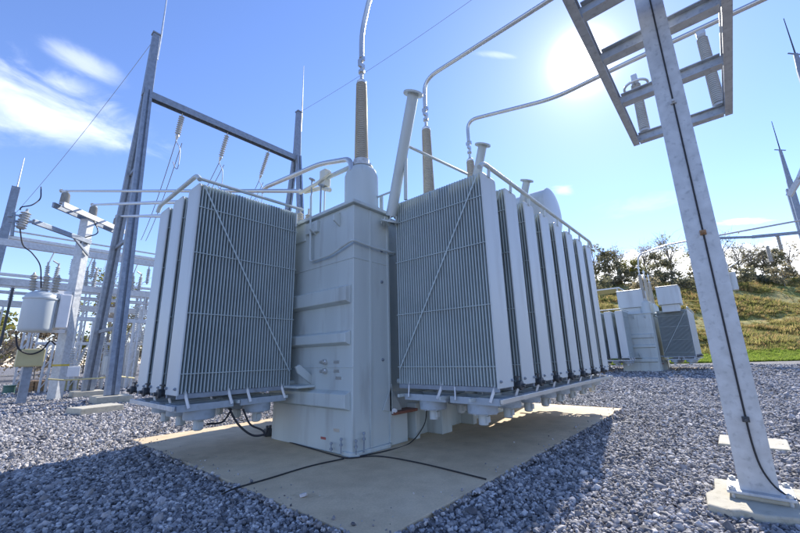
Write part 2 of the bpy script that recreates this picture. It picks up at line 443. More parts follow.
PX0, PX1, PY0, PY1 = 2.57, 12.25, 2.6, 9.78
p = MB(); p.box(PX0, PY0, -.2, PX1, PY1, .05)
pad = p.build('concrete_pad', 'concrete', bevel=.015)
tag(pad, 'tan concrete pad under the big transformer', 'concrete pad', kind='structure')

def smooth01(t): t = np.clip(t, 0, 1); return t * t * (3 - 2 * t)
def hill_z(d, l):
    prof = np.interp(d, [44, 47, 54, 66, 80, 95, 108, 118, 130, 450], [-.05, .35, 1.7, 5.4, 10.4, 16.0, 20.4, 22.6, 23.6, 25])
    lat = smooth01((l - 2) / 30)
    from mathutils import noise as mn
    d_ = np.broadcast_to(d, np.broadcast(d, l).shape).ravel(); l_ = np.broadcast_to(l, d_.shape if np.ndim(l) == 0 else np.shape(l)).ravel()
    wob = np.array([1.3 * mn.noise((a * .07, b_ * .07, 3.1)) + .7 * mn.noise((a * .23, b_ * .23, 7.7)) + .35 * mn.noise((a * .7, b_ * .7, 1.3)) for a, b_ in zip(d_, l_)]).reshape(np.broadcast(d, l).shape)
    return prof * lat + wob * lat * np.clip((d - 47) / 8, 0, 1) - .06
nd, nl = 120, 160
dd = np.concatenate([np.linspace(43.5, 132, 100), np.linspace(136, 440, 20)]); ll = np.linspace(0, 330, nl)
vs = []
for d in dd:
    for l in ll:
        z = float(hill_z(np.array(d), np.array(l))); q = HX * d + LX * l
        vs.append((q[0], q[1], z))
fs = [(i * nl + j, i * nl + j + 1, (i + 1) * nl + j + 1, (i + 1) * nl + j) for i in range(len(dd) - 1) for j in range(nl - 1)]
h = MB(); h.v = vs; h.f = fs
hill = h.build('hill', 'hill')
for q in hill.data.polygons: q.use_smooth = True
tag(hill, 'overgrown grassy hillside behind the yard', 'hill', kind='structure')
def on_hill(d, l): q = HX * d + LX * l; return Vector((q[0], q[1], float(hill_z(np.array(d), np.array(l)))))

# scatter through geometry nodes (stuff only)
def scatter(name, pts, scl, rot, srcs, mat, label, cat):
    me = bpy.data.meshes.new(name); me.vertices.add(len(pts)); me.vertices.foreach_set('co', np.asarray(pts, np.float32).ravel())
    a = me.attributes.new('scl', 'FLOAT_VECTOR', 'POINT'); a.data.foreach_set('vector', np.asarray(scl, np.float32).ravel())
    a = me.attributes.new('rot', 'FLOAT_VECTOR', 'POINT'); a.data.foreach_set('vector', np.asarray(rot, np.float32).ravel())
    a = me.attributes.new('pick', 'INT', 'POINT'); a.data.foreach_set('value', rng.integers(0, len(srcs), len(pts)).astype(np.int32))
    me.materials.append(MT[mat])
    ob = bpy.data.objects.new(name, me); COL.objects.link(ob)
    ng = bpy.data.node_groups.new(name, 'GeometryNodeTree')
    ng.interface.new_socket('Geometry', in_out='INPUT', socket_type='NodeSocketGeometry')
    ng.interface.new_socket('Geometry', in_out='OUTPUT', socket_type='NodeSocketGeometry')
    gi = ng.nodes.new('NodeGroupInput'); go = ng.nodes.new('NodeGroupOutput')
    m2p = ng.nodes.new('GeometryNodeMeshToPoints'); iop = ng.nodes.new('GeometryNodeInstanceOnPoints')
    ci = ng.nodes.new('GeometryNodeGeometryToInstance')
    for s in srcs:
        oi = ng.nodes.new('GeometryNodeObjectInfo'); oi.inputs['Object'].default_value = s
        oi.inputs['As Instance'].default_value = True
        ng.links.new(oi.outputs['Geometry'], ci.inputs[0])
    def na(nm, t):
        n = ng.nodes.new('GeometryNodeInputNamedAttribute'); n.data_type = t; n.inputs[0].default_value = nm
        return [o for o in n.outputs if o.enabled and o.name == 'Attribute'][0]
    ng.links.new(gi.outputs[0], m2p.inputs[0]); ng.links.new(m2p.outputs[0], iop.inputs['Points'])
    # several objects joined as a list of instances
    jn = ng.nodes.new('GeometryNodeJoinGeometry'); ng.nodes.remove(ci)
    for n in [n for n in ng.nodes if n.bl_idname == 'GeometryNodeObjectInfo']: ng.links.new(n.outputs['Geometry'], jn.inputs[0])
    ng.links.new(jn.outputs[0], iop.inputs['Instance'])
    iop.inputs['Pick Instance'].default_value = True
    ng.links.new(na('pick', 'INT'), iop.inputs['Instance Index'])
    e2r = ng.nodes.new('FunctionNodeEulerToRotation'); ng.links.new(na('rot', 'FLOAT_VECTOR'), e2r.inputs[0])
    ng.links.new(e2r.outputs[0], iop.inputs['Rotation'])
    ng.links.new(na('scl', 'FLOAT_VECTOR'), iop.inputs['Scale'])
    ng.links.new(iop.outputs[0], go.inputs[0])
    md = ob.modifiers.new('scatter', 'NODES'); md.node_group = ng
    tag(ob, label, cat, kind='stuff')
    return ob

def stone_src(i):
    bm = bmesh.new(); bmesh.ops.create_icosphere(bm, subdivisions=1, radius=1)
    r = random.Random(i)
    cuts = [Vector((r.gauss(0, 1), r.gauss(0, 1), r.gauss(0, 1))).normalized() for _ in range(7)]
    for v in bm.verts:
        c = v.co.copy()
        for q in cuts:                               # chip flat faces off
            k = c.dot(q) - .62
            if k > 0: c -= q * k
        v.co = c * (1 + r.uniform(-.06, .06))
    bmesh.ops.recalc_face_normals(bm, faces=bm.faces)
    me = bpy.data.meshes.new('stone'); bm.to_mesh(me); bm.free(); me.materials.append(MT['stone'])
    return bpy.data.objects.new('stone', me)
stones = [stone_src(i) for i in range(7)]
def stone_points():
    P = []; Sx = []
    # (rmin, rmax, per square metre, size)
    for r0, r1, dens, size in ((.8, 5.5, 1150, .0235), (5.5, 10, 850, .0265), (10, 17, 400, .033), (17, 30, 110, .046), (30, 50, 26, .065)):
        a0, a1 = math.atan2(HX[1], HX[0]) - R(58), math.atan2(HX[1], HX[0]) + R(58)
        area = (a1 - a0) / 2 * (r1 ** 2 - r0 ** 2); n = int(area * dens)
        a = rng.uniform(a0, a1, n); r = np.sqrt(rng.uniform(r0 ** 2, r1 ** 2, n))
        x = r * np.cos(a); y = r * np.sin(a)
        edge = .012 * np.sin(y * 9) + .01 * np.sin(x * 11 + 2) + rng.normal(-.01, .014, n)
        keep = ~((x > PX0 + edge) & (x < PX1 - edge) & (y > PY0 + edge) & (y < PY1 - edge))
        x, y = x[keep], y[keep]; n = len(x)
        s = size * np.exp(rng.normal(0, .34, n))
        z = rng.uniform(.0, .75, n) * size
        near = (x > PX0 - .1) & (x < PX1 + .1) & (y > PY0 - .1) & (y < PY1)
        z = np.where(near, z + .03, z)
        P.append(np.stack([x, y, z], 1)); Sx.append(np.stack([s * rng.uniform(.8, 1.35, n), s * rng.uniform(.7, 1.1, n), s * rng.uniform(.5, .85, n)], 1))
    n = 130
    e = rng.integers(0, 2, n); q = np.abs(rng.normal(0, .22, n))
    x = np.where(e == 0, PX0 + q, rng.uniform(PX0, PX1, n)); y = np.where(e == 0, rng.uniform(PY0, PY1, n), PY0 + q)
    s = .013 * np.exp(rng.normal(0, .45, n)); P.append(np.stack([x, y, .05 + s * .4], 1)); Sx.append(np.stack([s, s * .85, s * .65], 1))
    return np.concatenate(P), np.concatenate(Sx)
P, Sx = stone_points()
rot = np.stack([rng.normal(0, .6, len(P)), rng.normal(0, .6, len(P)), rng.uniform(0, 6.28, len(P))], 1)
scatter('gravel', P, Sx, rot, stones, 'stone', 'crushed grey stone spread over the yard', 'gravel')

def tuft_src(i, n, h, spread, wid, mat):
    r = random.Random(100 + i); b = MB()
    for k in range(n):
        a = r.uniform(0, 6.28); q = Vector((math.cos(a), math.sin(a), 0)); sd = Vector((-q.y, q.x, 0)) * wid * r.uniform(.6, 1.3)
        o = q * r.uniform(0, spread * .5); hh = h * r.uniform(.5, 1.1); tip = o + q * spread * r.uniform(.3, 1.1) + Vector((0, 0, hh)); mid = o.lerp(tip, .55) + Vector((0, 0, hh * .12))
        b.add([o - sd, o + sd, mid + sd * .7, mid - sd * .7, tip], [(0, 1, 2, 3), (3, 2, 4)])
    me = bpy.data.meshes.new('tuft'); me.from_pydata(b.v, [], b.f); me.materials.append(MT[mat])
    return bpy.data.objects.new('tuft', me)
tufts = [tuft_src(i, 22, .8, .8, .06, 'tuft') for i in range(4)]
n = 22000
d = 50 + 72 * rng.uniform(0, 1, n); l = d * rng.uniform(.42, 1.3, n)
z = hill_z(d, l)
P = np.stack([HX[0] * d + LX[0] * l, HX[1] * d + LX[1] * l, z - .05], 1)
from mathutils import noise as mn
patchy = np.array([max(.25, .8 + 1.5 * mn.noise((a * .12, b_ * .12, 5)) + .6 * mn.noise((a * .4, b_ * .4, 9))) for a, b_ in zip(d, l)])
s = rng.uniform(.5, 1.1, n) * patchy
scatter('hill_grass', P, np.stack([s, s, s * rng.uniform(.6, 1.1, n)], 1), np.stack([rng.normal(0, .1, n), rng.normal(0, .1, n), rng.uniform(0, 6.28, n)], 1), tufts, 'tuft', 'rank yellow and green grass over the hillside', 'grass')
turf = [tuft_src(10 + i, 20, .35, .35, .035, 'turf') for i in range(3)]
n = 16000
d = rng.uniform(44.5, 51, n); l = rng.uniform(8, 70, n); z = hill_z(d, l)
P = np.stack([HX[0] * d + LX[0] * l, HX[1] * d + LX[1] * l, z - .03], 1)
s = rng.uniform(.6, 1.2, n)
scatter('mown_grass', P, np.stack([s, s, s], 1), np.stack([rng.normal(0, .1, n), rng.normal(0, .1, n), rng.uniform(0, 6.28, n)], 1), turf, 'turf', 'bright short grass strip at the foot of the hill', 'grass')

# ------------------------------------------------------------------ the transformer
T = (4.33, 4.87, .05)
tr = empty('power_transformer', T)
tag(tr, 'large grey power transformer with finned radiator banks on the tan concrete pad', 'transformer', 'power transformers')
ZT = 4.40
b = MB()
b.box(4.33, 5.08, .05, 12.0, 7.32, ZT)
b.box(4.33, 4.87, .05, 5.27, 5.10, ZT)
tank = b.build('tank', 'paint', tr, bevel=.012)
b = MB()                                               # rounded skirt round the column foot
b.prism([(4.29, 4.90, .05), (4.40, 4.80, .05), (4.62, 4.83, .05), (5.16, 4.80, .05), (5.31, 4.90, .05), (5.31, 5.10, .05), (4.29, 5.10, .05)], (0, 0, .07))
b.build('skirt', 'paint', tr, bevel=.01)
b = MB()
b.prism([(4.25, 4.79, ZT), (5.37, 4.79, ZT), (5.37, 5.0, ZT), (12.08, 5.0, ZT), (12.08, 7.40, ZT), (4.25, 7.40, ZT)], (0, 0, .07))
b.build('tank_cover', 'paint', tr, bevel=.012)
bolt0 = None
for k, (bx_, by_) in enumerate([(4.29, 4.95 + .17 * i) for i in range(12)] + [(4.42 + .17 * i, 4.83) for i in range(6)]):
    if bolt0 is None:
        b = MB(); b.lathe([(.012, -.14), (.012, .03)], (0, 0, 0), n=6); b.lathe([(.024, .0), (.024, .02)], (0, 0, 0), n=6); b.lathe([(.024, -.095), (.024, -.075)], (0, 0, 0), n=6)
        bolt0 = b.build('cover_bolt', 'galv', tr, origin=(bx_, by_, ZT + .07))
    else: dup(bolt0, tr, (bx_ - 4.29, by_ - 4.95, 0))
for z_ in (3.36, 1.44):
    b = MB(); b.tube([(4.328, 4.87, z_), (4.328, 7.3, z_)], .009, 6); b.build('weld_seam', 'paint', tr)
for z_ in (3.36,):
    b = MB(); b.tube([(4.34, 4.868, z_), (5.26, 4.868, z_)], .009, 6); b.build('weld_seam', 'paint', tr)
for y_ in (5.25, 6.0):
    b = MB(); b.prism([(4.33, y_, 4.05), (4.17, y_, 4.14), (4.17, y_, 4.25), (4.33, y_, 4.34)], (0, .035, 0)); b.build('lifting_lug', 'paint', tr, bevel=.006)
for z0, z1, y1 in ((2.53, 2.88, 7.3), (1.81, 2.07, 7.3), (.74, 1.06, 7.3)):    # channel stiffeners on the left face
    b = MB(); b.prism([(4.33, 4.93, z0), (4.20, 4.93, z0 + .05), (4.20, 4.93, z1 - .05), (4.33, 4.93, z1)], (0, y1 - 4.93, 0)); b.build('stiffener', 'paint', tr, bevel=.012)
b = MB()                                               # vertical channel seams on the column's right face
b.box(4.72, 4.845, .12, 4.77, 4.88, ZT - .02); b.box(5.20, 4.845, .12, 5.25, 4.88, ZT - .02)
b.build('seam', 'paint', tr, bevel=.006)
for z in (1.55, 3.0, 3.62):                 # bolt pads on the column
    b = MB(); b.lathe([(.028, 0), (.028, .02), (.015, .022), (.015, .035)], (5.05, 4.87, z), (0, -1, 0), 12); b.build('bolt_pad', 'galvblue', tr)
# jacking gussets
b = MB(); b.prism([(5.27, 4.93, 1.12), (5.62, 4.93, .66), (5.62, 4.93, .60), (5.27, 4.93, .60)], (0, .04, 0)); b.prism([(5.02, 4.845, .68), (5.27, 4.845, 1.12), (5.27, 4.845, .62)], (0, .02, 0))
b.build('gusset', 'paint', tr, bevel=.006)
b = MB(); b.box(5.27, 4.80, .57, 5.95, 5.08, .62); b.build('jack_plate', 'red', tr, bevel=.006)
for q in ((5.30, 4.90, 5.75, .565), (5.95, 4.86, 6.07, .7), (6.6, 4.7, 6.95, .85), (7.9, 4.75, 8.05, .8)):
    b = MB(); b.box(q[0], q[1], .05, q[2], 5.08, q[3]); b.build('base_box', 'paint', tr, bevel=.01)
b = MB(); b.lathe([(.055, 0), (.055, .03)], (5.31, 4.85, .63), (-.3, -1, 0), 14); b.lathe([(.025, .03), (.025, .05)], (5.31, 4.85, .63), (-.3, -1, 0), 10); b.build('ground_lug', 'white', tr)
b = MB(); b.prism([(4.33, 6.02, 1.14), (4.04, 6.02, 1.34), (3.98, 6.02, 1.46), (4.06, 6.02, 1.5), (4.33, 6.02, 1.30)], (0, .05, 0)); b.box(3.95, 5.9, 1.09, 4.33, 6.35, 1.13)
b.build('gusset', 'paint', tr, bevel=.006)
# pipes and small fittings on the visible faces
pl = [AX(311, 196, 4.24), AX(310, 262, 4.24), AX(330, 255, 4.24), (4.24, 4.80, 3.66), (4.70, 4.79, 3.62), (5.4, 4.79, 3.62), (5.4, 5.2, 3.60)]
b = MB(); b.tube(bend(pl, .08), .022, 8); b.build('conduit', 'paint', tr, smooth=True)
for q in ((326, 362), (326, 371)):
    c = AX(*q, 4.33); b = MB(); b.lathe([(.05, 0), (.05, .05), (.03, .06), (.03, .12)], c, (-1, 0, 0), 12); b.box(c.x - .14, c.y - .09, c.z - .012, c.x - .12, c.y + .02, c.z + .012); b.build('valve', 'alu', tr)
for q in ((336, 362), (336, 371), (338, 378), (336, 430)):
    c = AX(*q, 4.33); b = MB(); b.box(c.x - .006, c.y - .09, c.z - .025, c.x, c.y + .06, c.z + .025); b.build('name_plate', 'alu', tr)
c = AX(323, 438, 4.33); b = MB(); b.box(c.x - .006, c.y - .08, c.z - .02, c.x, c.y + .06, c.z + .02); b.build('warning_plate', 'redtag', tr)
for x, y in ((356, 448), (364, 440), (331, 450), (341, 446)):
    c = AY(x, y, 4.80) if x > 352 else AX(x, y, 4.25)
    b = MB(); b.tube([(c.x, c.y, .1), (c.x, c.y, c.z + .12)], .012, 8); b.lathe([(.028, 0), (.028, .03)], (c.x, c.y, c.z), (0, 0, 1), 10); b.lathe([(.02, .08), (.026, .10), (.02, .12)], (c.x, c.y, c.z), (0, 0, 1), 10); b.build('drain_valve', 'galvblue', tr, smooth=True)

# radiators: fins stacked along x (outwards = -x), 0.515 wide along +y
ZB, ZR = 1.13, 4.60
L, PW = 1.905, .515
NF = 35
def radiator_meshes(front, parent, origin, right):
    """front: side of the width that carries the braces (0 or 1)"""
    def P(u, v, z):                                    # u outwards 0..L, v across 0..PW
        return (origin[0] - u, origin[1] + v, z) if not right else (origin[0] + v, origin[1] + (u if right == 'far' else -u), z)
    def bx(b, u0, v0, z0, u1, v1, z1):
        a = P(u0, v0, z0); c = P(u1, v1, z1)
        b.box(min(a[0], c[0]), min(a[1], c[1]), z0, max(a[0], c[0]), max(a[1], c[1]), z1)
    b = MB()
    for i in range(NF):
        u = i * L / NF
        j = random.uniform(-.002, .002)
        # hollow pressed fin: fat middle, thin welded edges, clipped corners
        t0, t1 = .0075, .0105
        prof = [(u + .020 - t0, 0.0), (u + .020 - t1, .03), (u + .020 - t1, PW - .03), (u + .020 - t0, PW), (u + .020 + t0, PW), (u + .020 + t1, PW - .03), (u + .020 + t1, .03), (u + .020 + t0, 0.0)]
        m = len(prof)
        vs = [P(a, c, ZB + j) for a, c in prof] + [P(a, c, ZR - .05 + j) for a, c in prof] + [P(a, .05 + c * (PW - .1) / PW, ZR + j) for a, c in prof]
        fs = [tuple(range(m)), tuple(range(2 * m, 3 * m))] + [(k, (k + 1) % m, m + (k + 1) % m, m + k) for k in range(m)] + [(m + k, m + (k + 1) % m, 2 * m + (k + 1) % m, 2 * m + k) for k in range(m)]
        b.add(vs, fs)
    rad = b.build('radiator', 'fin', parent, origin=(origin[0], origin[1], ZB))
    b = MB()
    c = .06
    pts = [(0, ZB - .03), (PW, ZB - .03), (PW, ZR - c), (PW - c * .3, ZR - c * .3), (PW - c, ZR), (c, ZR), (c * .3, ZR - c * .3), (0, ZR - c)]
    a0 = P(L, 0, 0); a1 = P(L + .03, 0, 0)
    b.prism([P(L, v, z) for v, z in pts], (a1[0] - a0[0], a1[1] - a0[1], 0))
    b.build('end_panel', 'panel', rad, bevel=.012, origin=(origin[0], origin[1], ZB))
    b = MB(); vf = PW / 2
    b.tube([P(-.24, vf, ZR - .16), P(L + .015, vf, ZR - .16)], .055, 12); b.build('header', 'paint', rad, smooth=True, origin=(origin[0], origin[1], ZB))
    b = MB(); b.tube([P(-.24, vf, ZB + .02), P(L + .015, vf, ZB + .02)], .055, 12); b.build('header', 'paint', rad, smooth=True, origin=(origin[0], origin[1], ZB))
    v = -.012 if front == 0 else PW + .012
    for z in (4.15, 3.35, 2.35, 1.42):
        b = MB(); b.bar(P(-.01, v, z), P(L + .01, v, z), .011, .011)
        b.build('tie_rod', 'fin', rad, origin=(origin[0], origin[1], ZB))
    b = MB()
    v2 = v + (-.02 if front == 0 else .02)
    b.bar(P(L - .02, v2, ZR - .05), P(.05, v2, 1.38), .008, .024)
    b.build('brace', 'fin', rad, origin=(origin[0], origin[1], ZB))
    for v0 in (.02, PW - .06):
        b = MB(); bx(b, -.02, v0, ZB - .08, L + .02, v0 + .04, ZB - .005)
        b.build('bottom_rail', 'galvblue', rad, bevel=.006, origin=(origin[0], origin[1], ZB))  # rail in darker steel, its tone standing in for the shadow below the fins
    for v0 in (.07, PW - .07):
        b = MB(); q0 = P(L + .03, v0, ZB + .07); q1 = P(L + .3, v0, ZB + .07); b.lathe([(.022, 0), (.022, .02), (.012, .022), (.012, .035)], q0, Vector(q1) - Vector(q0), 10)
        b.build('end_bolt', 'galvblue', rad, origin=(origin[0], origin[1], ZB))
    b = MB(); q0 = P(L - .06, PW + .16 if front == 0 else -.16, ZB - .02); q1 = P(L + .3, PW + .16 if front == 0 else -.16, ZB - .02)
    b.lathe([(.05, 0), (.07, .01), (.07, .04), (.05, .05), (.05, .10), (.075, .11), (.075, .15), (.03, .16), (.03, .2)], q0, Vector(q1) - Vector(q0), 12); b.lathe([(.02, 0), (.02, .1), (.05, .1), (.05, .12)], P(L + .02, PW + .16 if front == 0 else -.16, ZB), (0, 0, 1), 8)
    b.build('radiator_valve', 'dark', rad, smooth=True, origin=(origin[0], origin[1], ZB))
    return rad
# left bank: three radiators, fins seen edge-on from the camera
rl = radiator_meshes(0, tr, (4.105, 6.377), False)
PL = .755
for k in (1, 2): dup(rl, tr, (0, PL * k, 0))
# right bank: eight radiators
rr_ = radiator_meshes(0, tr, (5.193, 4.60), True)
PR = .857
for k in range(1, 8): dup(rr_, tr, (PR * k, 0, 0))
# a third bank on the tank's far side
rf_ = radiator_meshes(0, tr, (5.193, 7.60), 'far')
for k in range(1, 8): dup(rf_, tr, (PR * k, 0, 0))
# outer tie bars
b = MB(); b.tube(bend([(2.13, 6.30, 4.60), (2.13, 6.45, 4.73), (2.13, 8.35, 4.73), (2.13, 8.45, 4.62)], .1), .04, 10); b.build('tie_bar', 'paint', tr, smooth=True)
b = MB(); b.tube(bend([(5.10, 2.64, 4.62), (5.25, 2.64, 4.75), (11.6, 2.64, 4.75), (11.75, 2.64, 4.60)], .1), .04, 10)
for k in range(8): x = 5.45 + PR * k; b.bar((x, 2.66, 4.56), (x, 2.64, 4.75), .03, .06, (1, 0, 0))
b.build('tie_bar', 'paint', tr, smooth=True)
b = MB(); b.tube([(2.13, 6.33, 4.63), (4.2, 6.33, 4.66)], .03, 8); b.tube([(4.05, 6.33, 4.66), (4.05, 6.33, 4.25)], .02, 8); b.build('tie_bar', 'paint', tr, smooth=True)
# fans hung under the radiators
def fan(cx, cy, right):
    z1 = .965
    hw, hl = .25, .43
    X, Y = (hw, hl) if right else (hl, hw)
    b = MB(); c = (cx, cy, z1 - .24)
    n = 28; vs = []; fs = []                           # shroud: an open drum with a flared lip
    prof = [(.235, .0), (.235, .15), (.252, .19), (.242, .19), (.224, .15), (.224, 0)]
    for r_, h_ in prof:
        for k in range(n): a = 2 * math.pi * k / n; vs.append((cx + r_ * math.cos(a), cy + r_ * math.sin(a), z1 - .24 + h_))
    m = len(prof)
    for q in range(m):
        for k in range(n): fs.append((q * n + k, q * n + (k + 1) % n, ((q + 1) % m) * n + (k + 1) % n, ((q + 1) % m) * n + k))
    b.add(vs, fs)
    f = b.build('fan', 'fanplate', tr, smooth=True, origin=(cx, cy, z1))
    b = MB(); b.box(cx - X, cy - Y, z1 - .10, cx + X, cy - Y + .045, z1); b.box(cx - X, cy + Y - .045, z1 - .10, cx + X, cy + Y, z1); b.box(cx - X, cy - Y + .045, z1 - .10, cx - X + .045, cy + Y - .045, z1); b.box(cx + X - .045, cy - Y + .045, z1 - .10, cx + X, cy + Y - .045, z1)
    b.build('fan_frame', 'fanplate', f, origin=(cx, cy, z1))
    b = MB()
    for k in range(1, 5):
        r_ = .055 * k; b.tube([(cx + r_ * math.cos(a), cy + r_ * math.sin(a), z1 - .25) for a in [q * math.pi / 9 for q in range(19)]], .004, 4)
    for k in range(4):
        a = k * math.pi / 4; b.bar((cx - .235 * math.cos(a), cy - .235 * math.sin(a), z1 - .255), (cx + .235 * math.cos(a), cy + .235 * math.sin(a), z1 - .255), .02, .006)
    b.build('guard', 'galv', f, origin=(cx, cy, z1))
    b = MB()
    for k in range(6):
        a = k * math.pi / 3; d1 = Vector((math.cos(a), math.sin(a), 0)); d2 = Vector((-d1.y, d1.x, 0)); o_ = Vector((cx, cy, z1 - .16))
        b.add([o_ + d1 * .05 - d2 * .03 + Vector((0, 0, .03)), o_ + d1 * .05 + d2 * .03 - Vector((0, 0, .03)), o_ + d1 * .215 + d2 * .08 - Vector((0, 0, .02)), o_ + d1 * .215 - d2 * .06 + Vector((0, 0, .03))], [(0, 1, 2, 3)])
    b.lathe([(.05, -.05), (.05, .05)], (cx, cy, z1 - .16), n=12)
    b.build('blades', 'dark', f, origin=(cx, cy, z1))
    b = MB(); b.lathe([(.05, 0), (.075, .015), (.075, .15), (.068, .17)], (cx, cy, z1 - .43), (0, 0, 1), 16); b.box(cx - .04, cy - .1, z1 - .38, cx + .04, cy - .07, z1 - .29); b.build('motor', 'panel', f, smooth=True, origin=(cx, cy, z1))
    for s_ in (-1, 1):
        b = MB()
        if right: b.bar((cx - .2, cy + s_ * .36, z1 + .19), (cx - .3, cy + s_ * .30, z1 - .05), .018, .04)
        else: b.bar((cx + s_ * .33, cy - .22, z1 + .19), (cx + s_ * .33 + .05, cy - .30, z1 - .05), .018, .04)
        b.build('hanger', 'white', f, origin=(cx, cy, z1))
    return f
fl = fan(2.62, 6.63, False)
for k in range(3):
    for m in (0, 1):
        if k or m: dup(fl, tr, (.98 * m, PL * k, 0))
fr_ = fan(5.45, 4.05, True)
for k in range(8):
    for m in (0, 1):
        if k or m: dup(fr_, tr, (PR * k, -.95 * m, 0))
b = MB(); b.bar((5.15, 2.62, .93), (11.75, 2.62, .93), .04, .07); b.build('fan_rail', 'alu', tr, bevel=.006)
for yy in (3.08, 3.62, 4.5):
    b = MB(); b.bar((5.05, yy, .94), (11.75, yy, .94), .035, .05); b.build('fan_rail', 'paint', tr)
b = MB(); b.bar((2.12, 6.3, .93), (2.12, 8.45, .93), .04, .07); b.build('fan_rail', 'galv', tr, bevel=.006)
for x in (3.1, 4.0):
    b = MB(); b.bar((x, 6.3, .94), (x, 8.4, .94), .035, .05); b.build('fan_rail', 'paint', tr)
# turret, bushings
def bushing(x, y):
    b = MB(); b.lathe([(.40, ZT + .07), (.40, ZT + .10), (.345, ZT + .10), (.345, 5.22), (.30, 5.36), (.20, 5.45), (.19, 5.50)], (x, y, 0), n=32)
    tu = b.build('turret', 'paint', tr, smooth=True, origin=(x, y, ZT))
    b = MB(); b.lathe([(.24, 5.44), (.24, 5.47), (.16, 5.48), (.17, 5.62)], (x, y, 0), n=24)
    for k in range(10):
        a = k * .628; b.lathe([(.018, 5.47), (.018, 5.52)], (x + .21 * math.cos(a), y + .21 * math.sin(a), 0), n=6)
    b.build('flange', 'galv', tu, smooth=True, origin=(x, y, ZT))
    b = MB(); b.lathe(sheds(5.60, 7.52, .128, .095, .046, .022), (x, y, 0), n=24)
    bu = b.build('bushing', 'porc', tr, smooth=True, origin=(x, y, 5.6))
    b = MB(); b.lathe([(.10, 7.50), (.11, 7.56), (.06, 7.62), (.035, 7.64), (.035, 7.80), (.07, 7.80), (.07, 7.86), (.03, 7.88), (.03, 8.35)], (x, y, 0), n=16)
    b.box(x - .08, y - .03, 7.95, x + .08, y + .03, 8.06); b.box(x - .03, y - .09, 8.10, x + .03, y + .09, 8.2)
    b.build('terminal', 'alu', bu, smooth=True, origin=(x, y, 5.6))
BX = [(4.83, 5.2), (7.2, 5.2), (9.48, 5.2)]
for q in BX: bushing(*q)
c = AX(325, 179, 4.6); b = MB(); b.box(c.x - .08, c.y - .10, c.z - .2, c.x + .08, c.y + .10, c.z + .2); jb = b.build('junction_box', 'cream', tr, bevel=.015)
b = MB(); b.tube([(c.x, c.y - .1, c.z), (4.65, 5.15, c.z)], .05, 10); b.tube([(c.x, c.y, c.z - .2), (c.x, c.y, ZT + .06)], .018, 8); b.build('conduit', 'paint', tr, smooth=True)
# leaning arrester posts
for i in range(3):
    dx = 2.62 * i
    a = Vector((5.12 + dx, 4.62, 4.20)); t = Vector((4.83 + dx, 3.72, 6.52))
    if i == 0: a = AY(391, 216, 4.62); t = AY(413, 95, 3.75)
    b = MB(); b.tube([a, t], .105, 16); d_ = (t - a).normalized()
    b.lathe([(.19, 0), (.19, .035)], t, d_, 20); b.lathe([(.10, -.12), (.19, -.12), (.19, -.09), (.10, -.08)], a, d_, 20)
    for k in range(8):
        q = Vector((math.cos(k * .785), math.sin(k * .785), 0)) * .16; b.lathe([(.014, -.15), (.014, -.05)], a + q, d_, 6)
    b.build('arrester_post', 'paint', tr, smooth=True)
    if i == 0:
        m1 = a.lerp(t, .6)
        b = MB(); b.tube([m1, AX(467, 174, 7.0)], .03, 8); b.tube([m1 + Vector((.05, 0, .02)), (m1.x + .12, m1.y + .1, 4.5)], .035, 8); b.build('post_strut', 'paint', tr, smooth=True)
        b = MB(); b.tube([a.lerp(t, .22), (4.98, 4.95, 4.75)], .02, 8); b.lathe([(.04, 0), (.04, .3)], (5.16, 4.95, 4.55), (0, 0, 1), 10); b.build('post_strut', 'paint', tr, smooth=True)
# conservator
b = MB(); b.lathe([(.70, 0), (.76, .03), (.76, .05), (.74, .06), (.74, 2.9), (.70, 2.95)], (11.0, 3.35, 5.72), (0, 1, 0), 40)
cv = b.build('conservator', 'panel', tr, smooth=True)
b = MB(); b.box(10.5, 4.7, ZT + .07, 10.65, 5.9, 5.3); b.box(11.35, 4.7, ZT + .07, 11.5, 5.9, 5.3); b.build('support', 'paint', cv, bevel=.01)
# low-voltage bushings and valves on the cover's left edge
for q, hgt in (((301, 197), .35), ((309, 203), .22)):
    c = AX(*q, 4.55); b = MB(); b.lathe([(.09, 0), (.09, .06)] + sheds(.06, .06 + hgt, .06, .05, .05, .025) + [(.02, .08 + hgt), (.02, .2 + hgt)], (c.x, c.y, ZT + .06), n=16); b.build('small_bushing', 'porc', tr, smooth=True)
for q in ((312, 180), (321, 186)):
    c = AX(*q, 4.5); b = MB(); b.lathe([(.075, 0), (.075, .02)], c, (.2, -.3, 1), 14); b.tube([(c.x, c.y, ZT), c], .018, 8); b.build('valve_wheel', 'galvblue', tr)
b = MB(); b.tube(bend([AX(300, 193, 4.5), AX(318, 183, 4.5), AX(330, 172, 4.5)], .1), .04, 8); b.tube([AX(305, 192, 4.6), AX(322, 188, 4.6), AX(330, 190, 4.6)], .05, 8); b.build('oil_pipe', 'cream', tr, smooth=True)
b = MB(); b.box(4.30, 6.35, 4.0, 4.48, 6.85, 4.52); b.box(4.25, 5.9, 4.1, 4.34, 6.3, 4.34); b.build('cover_box', 'paint', tr, bevel=.015)

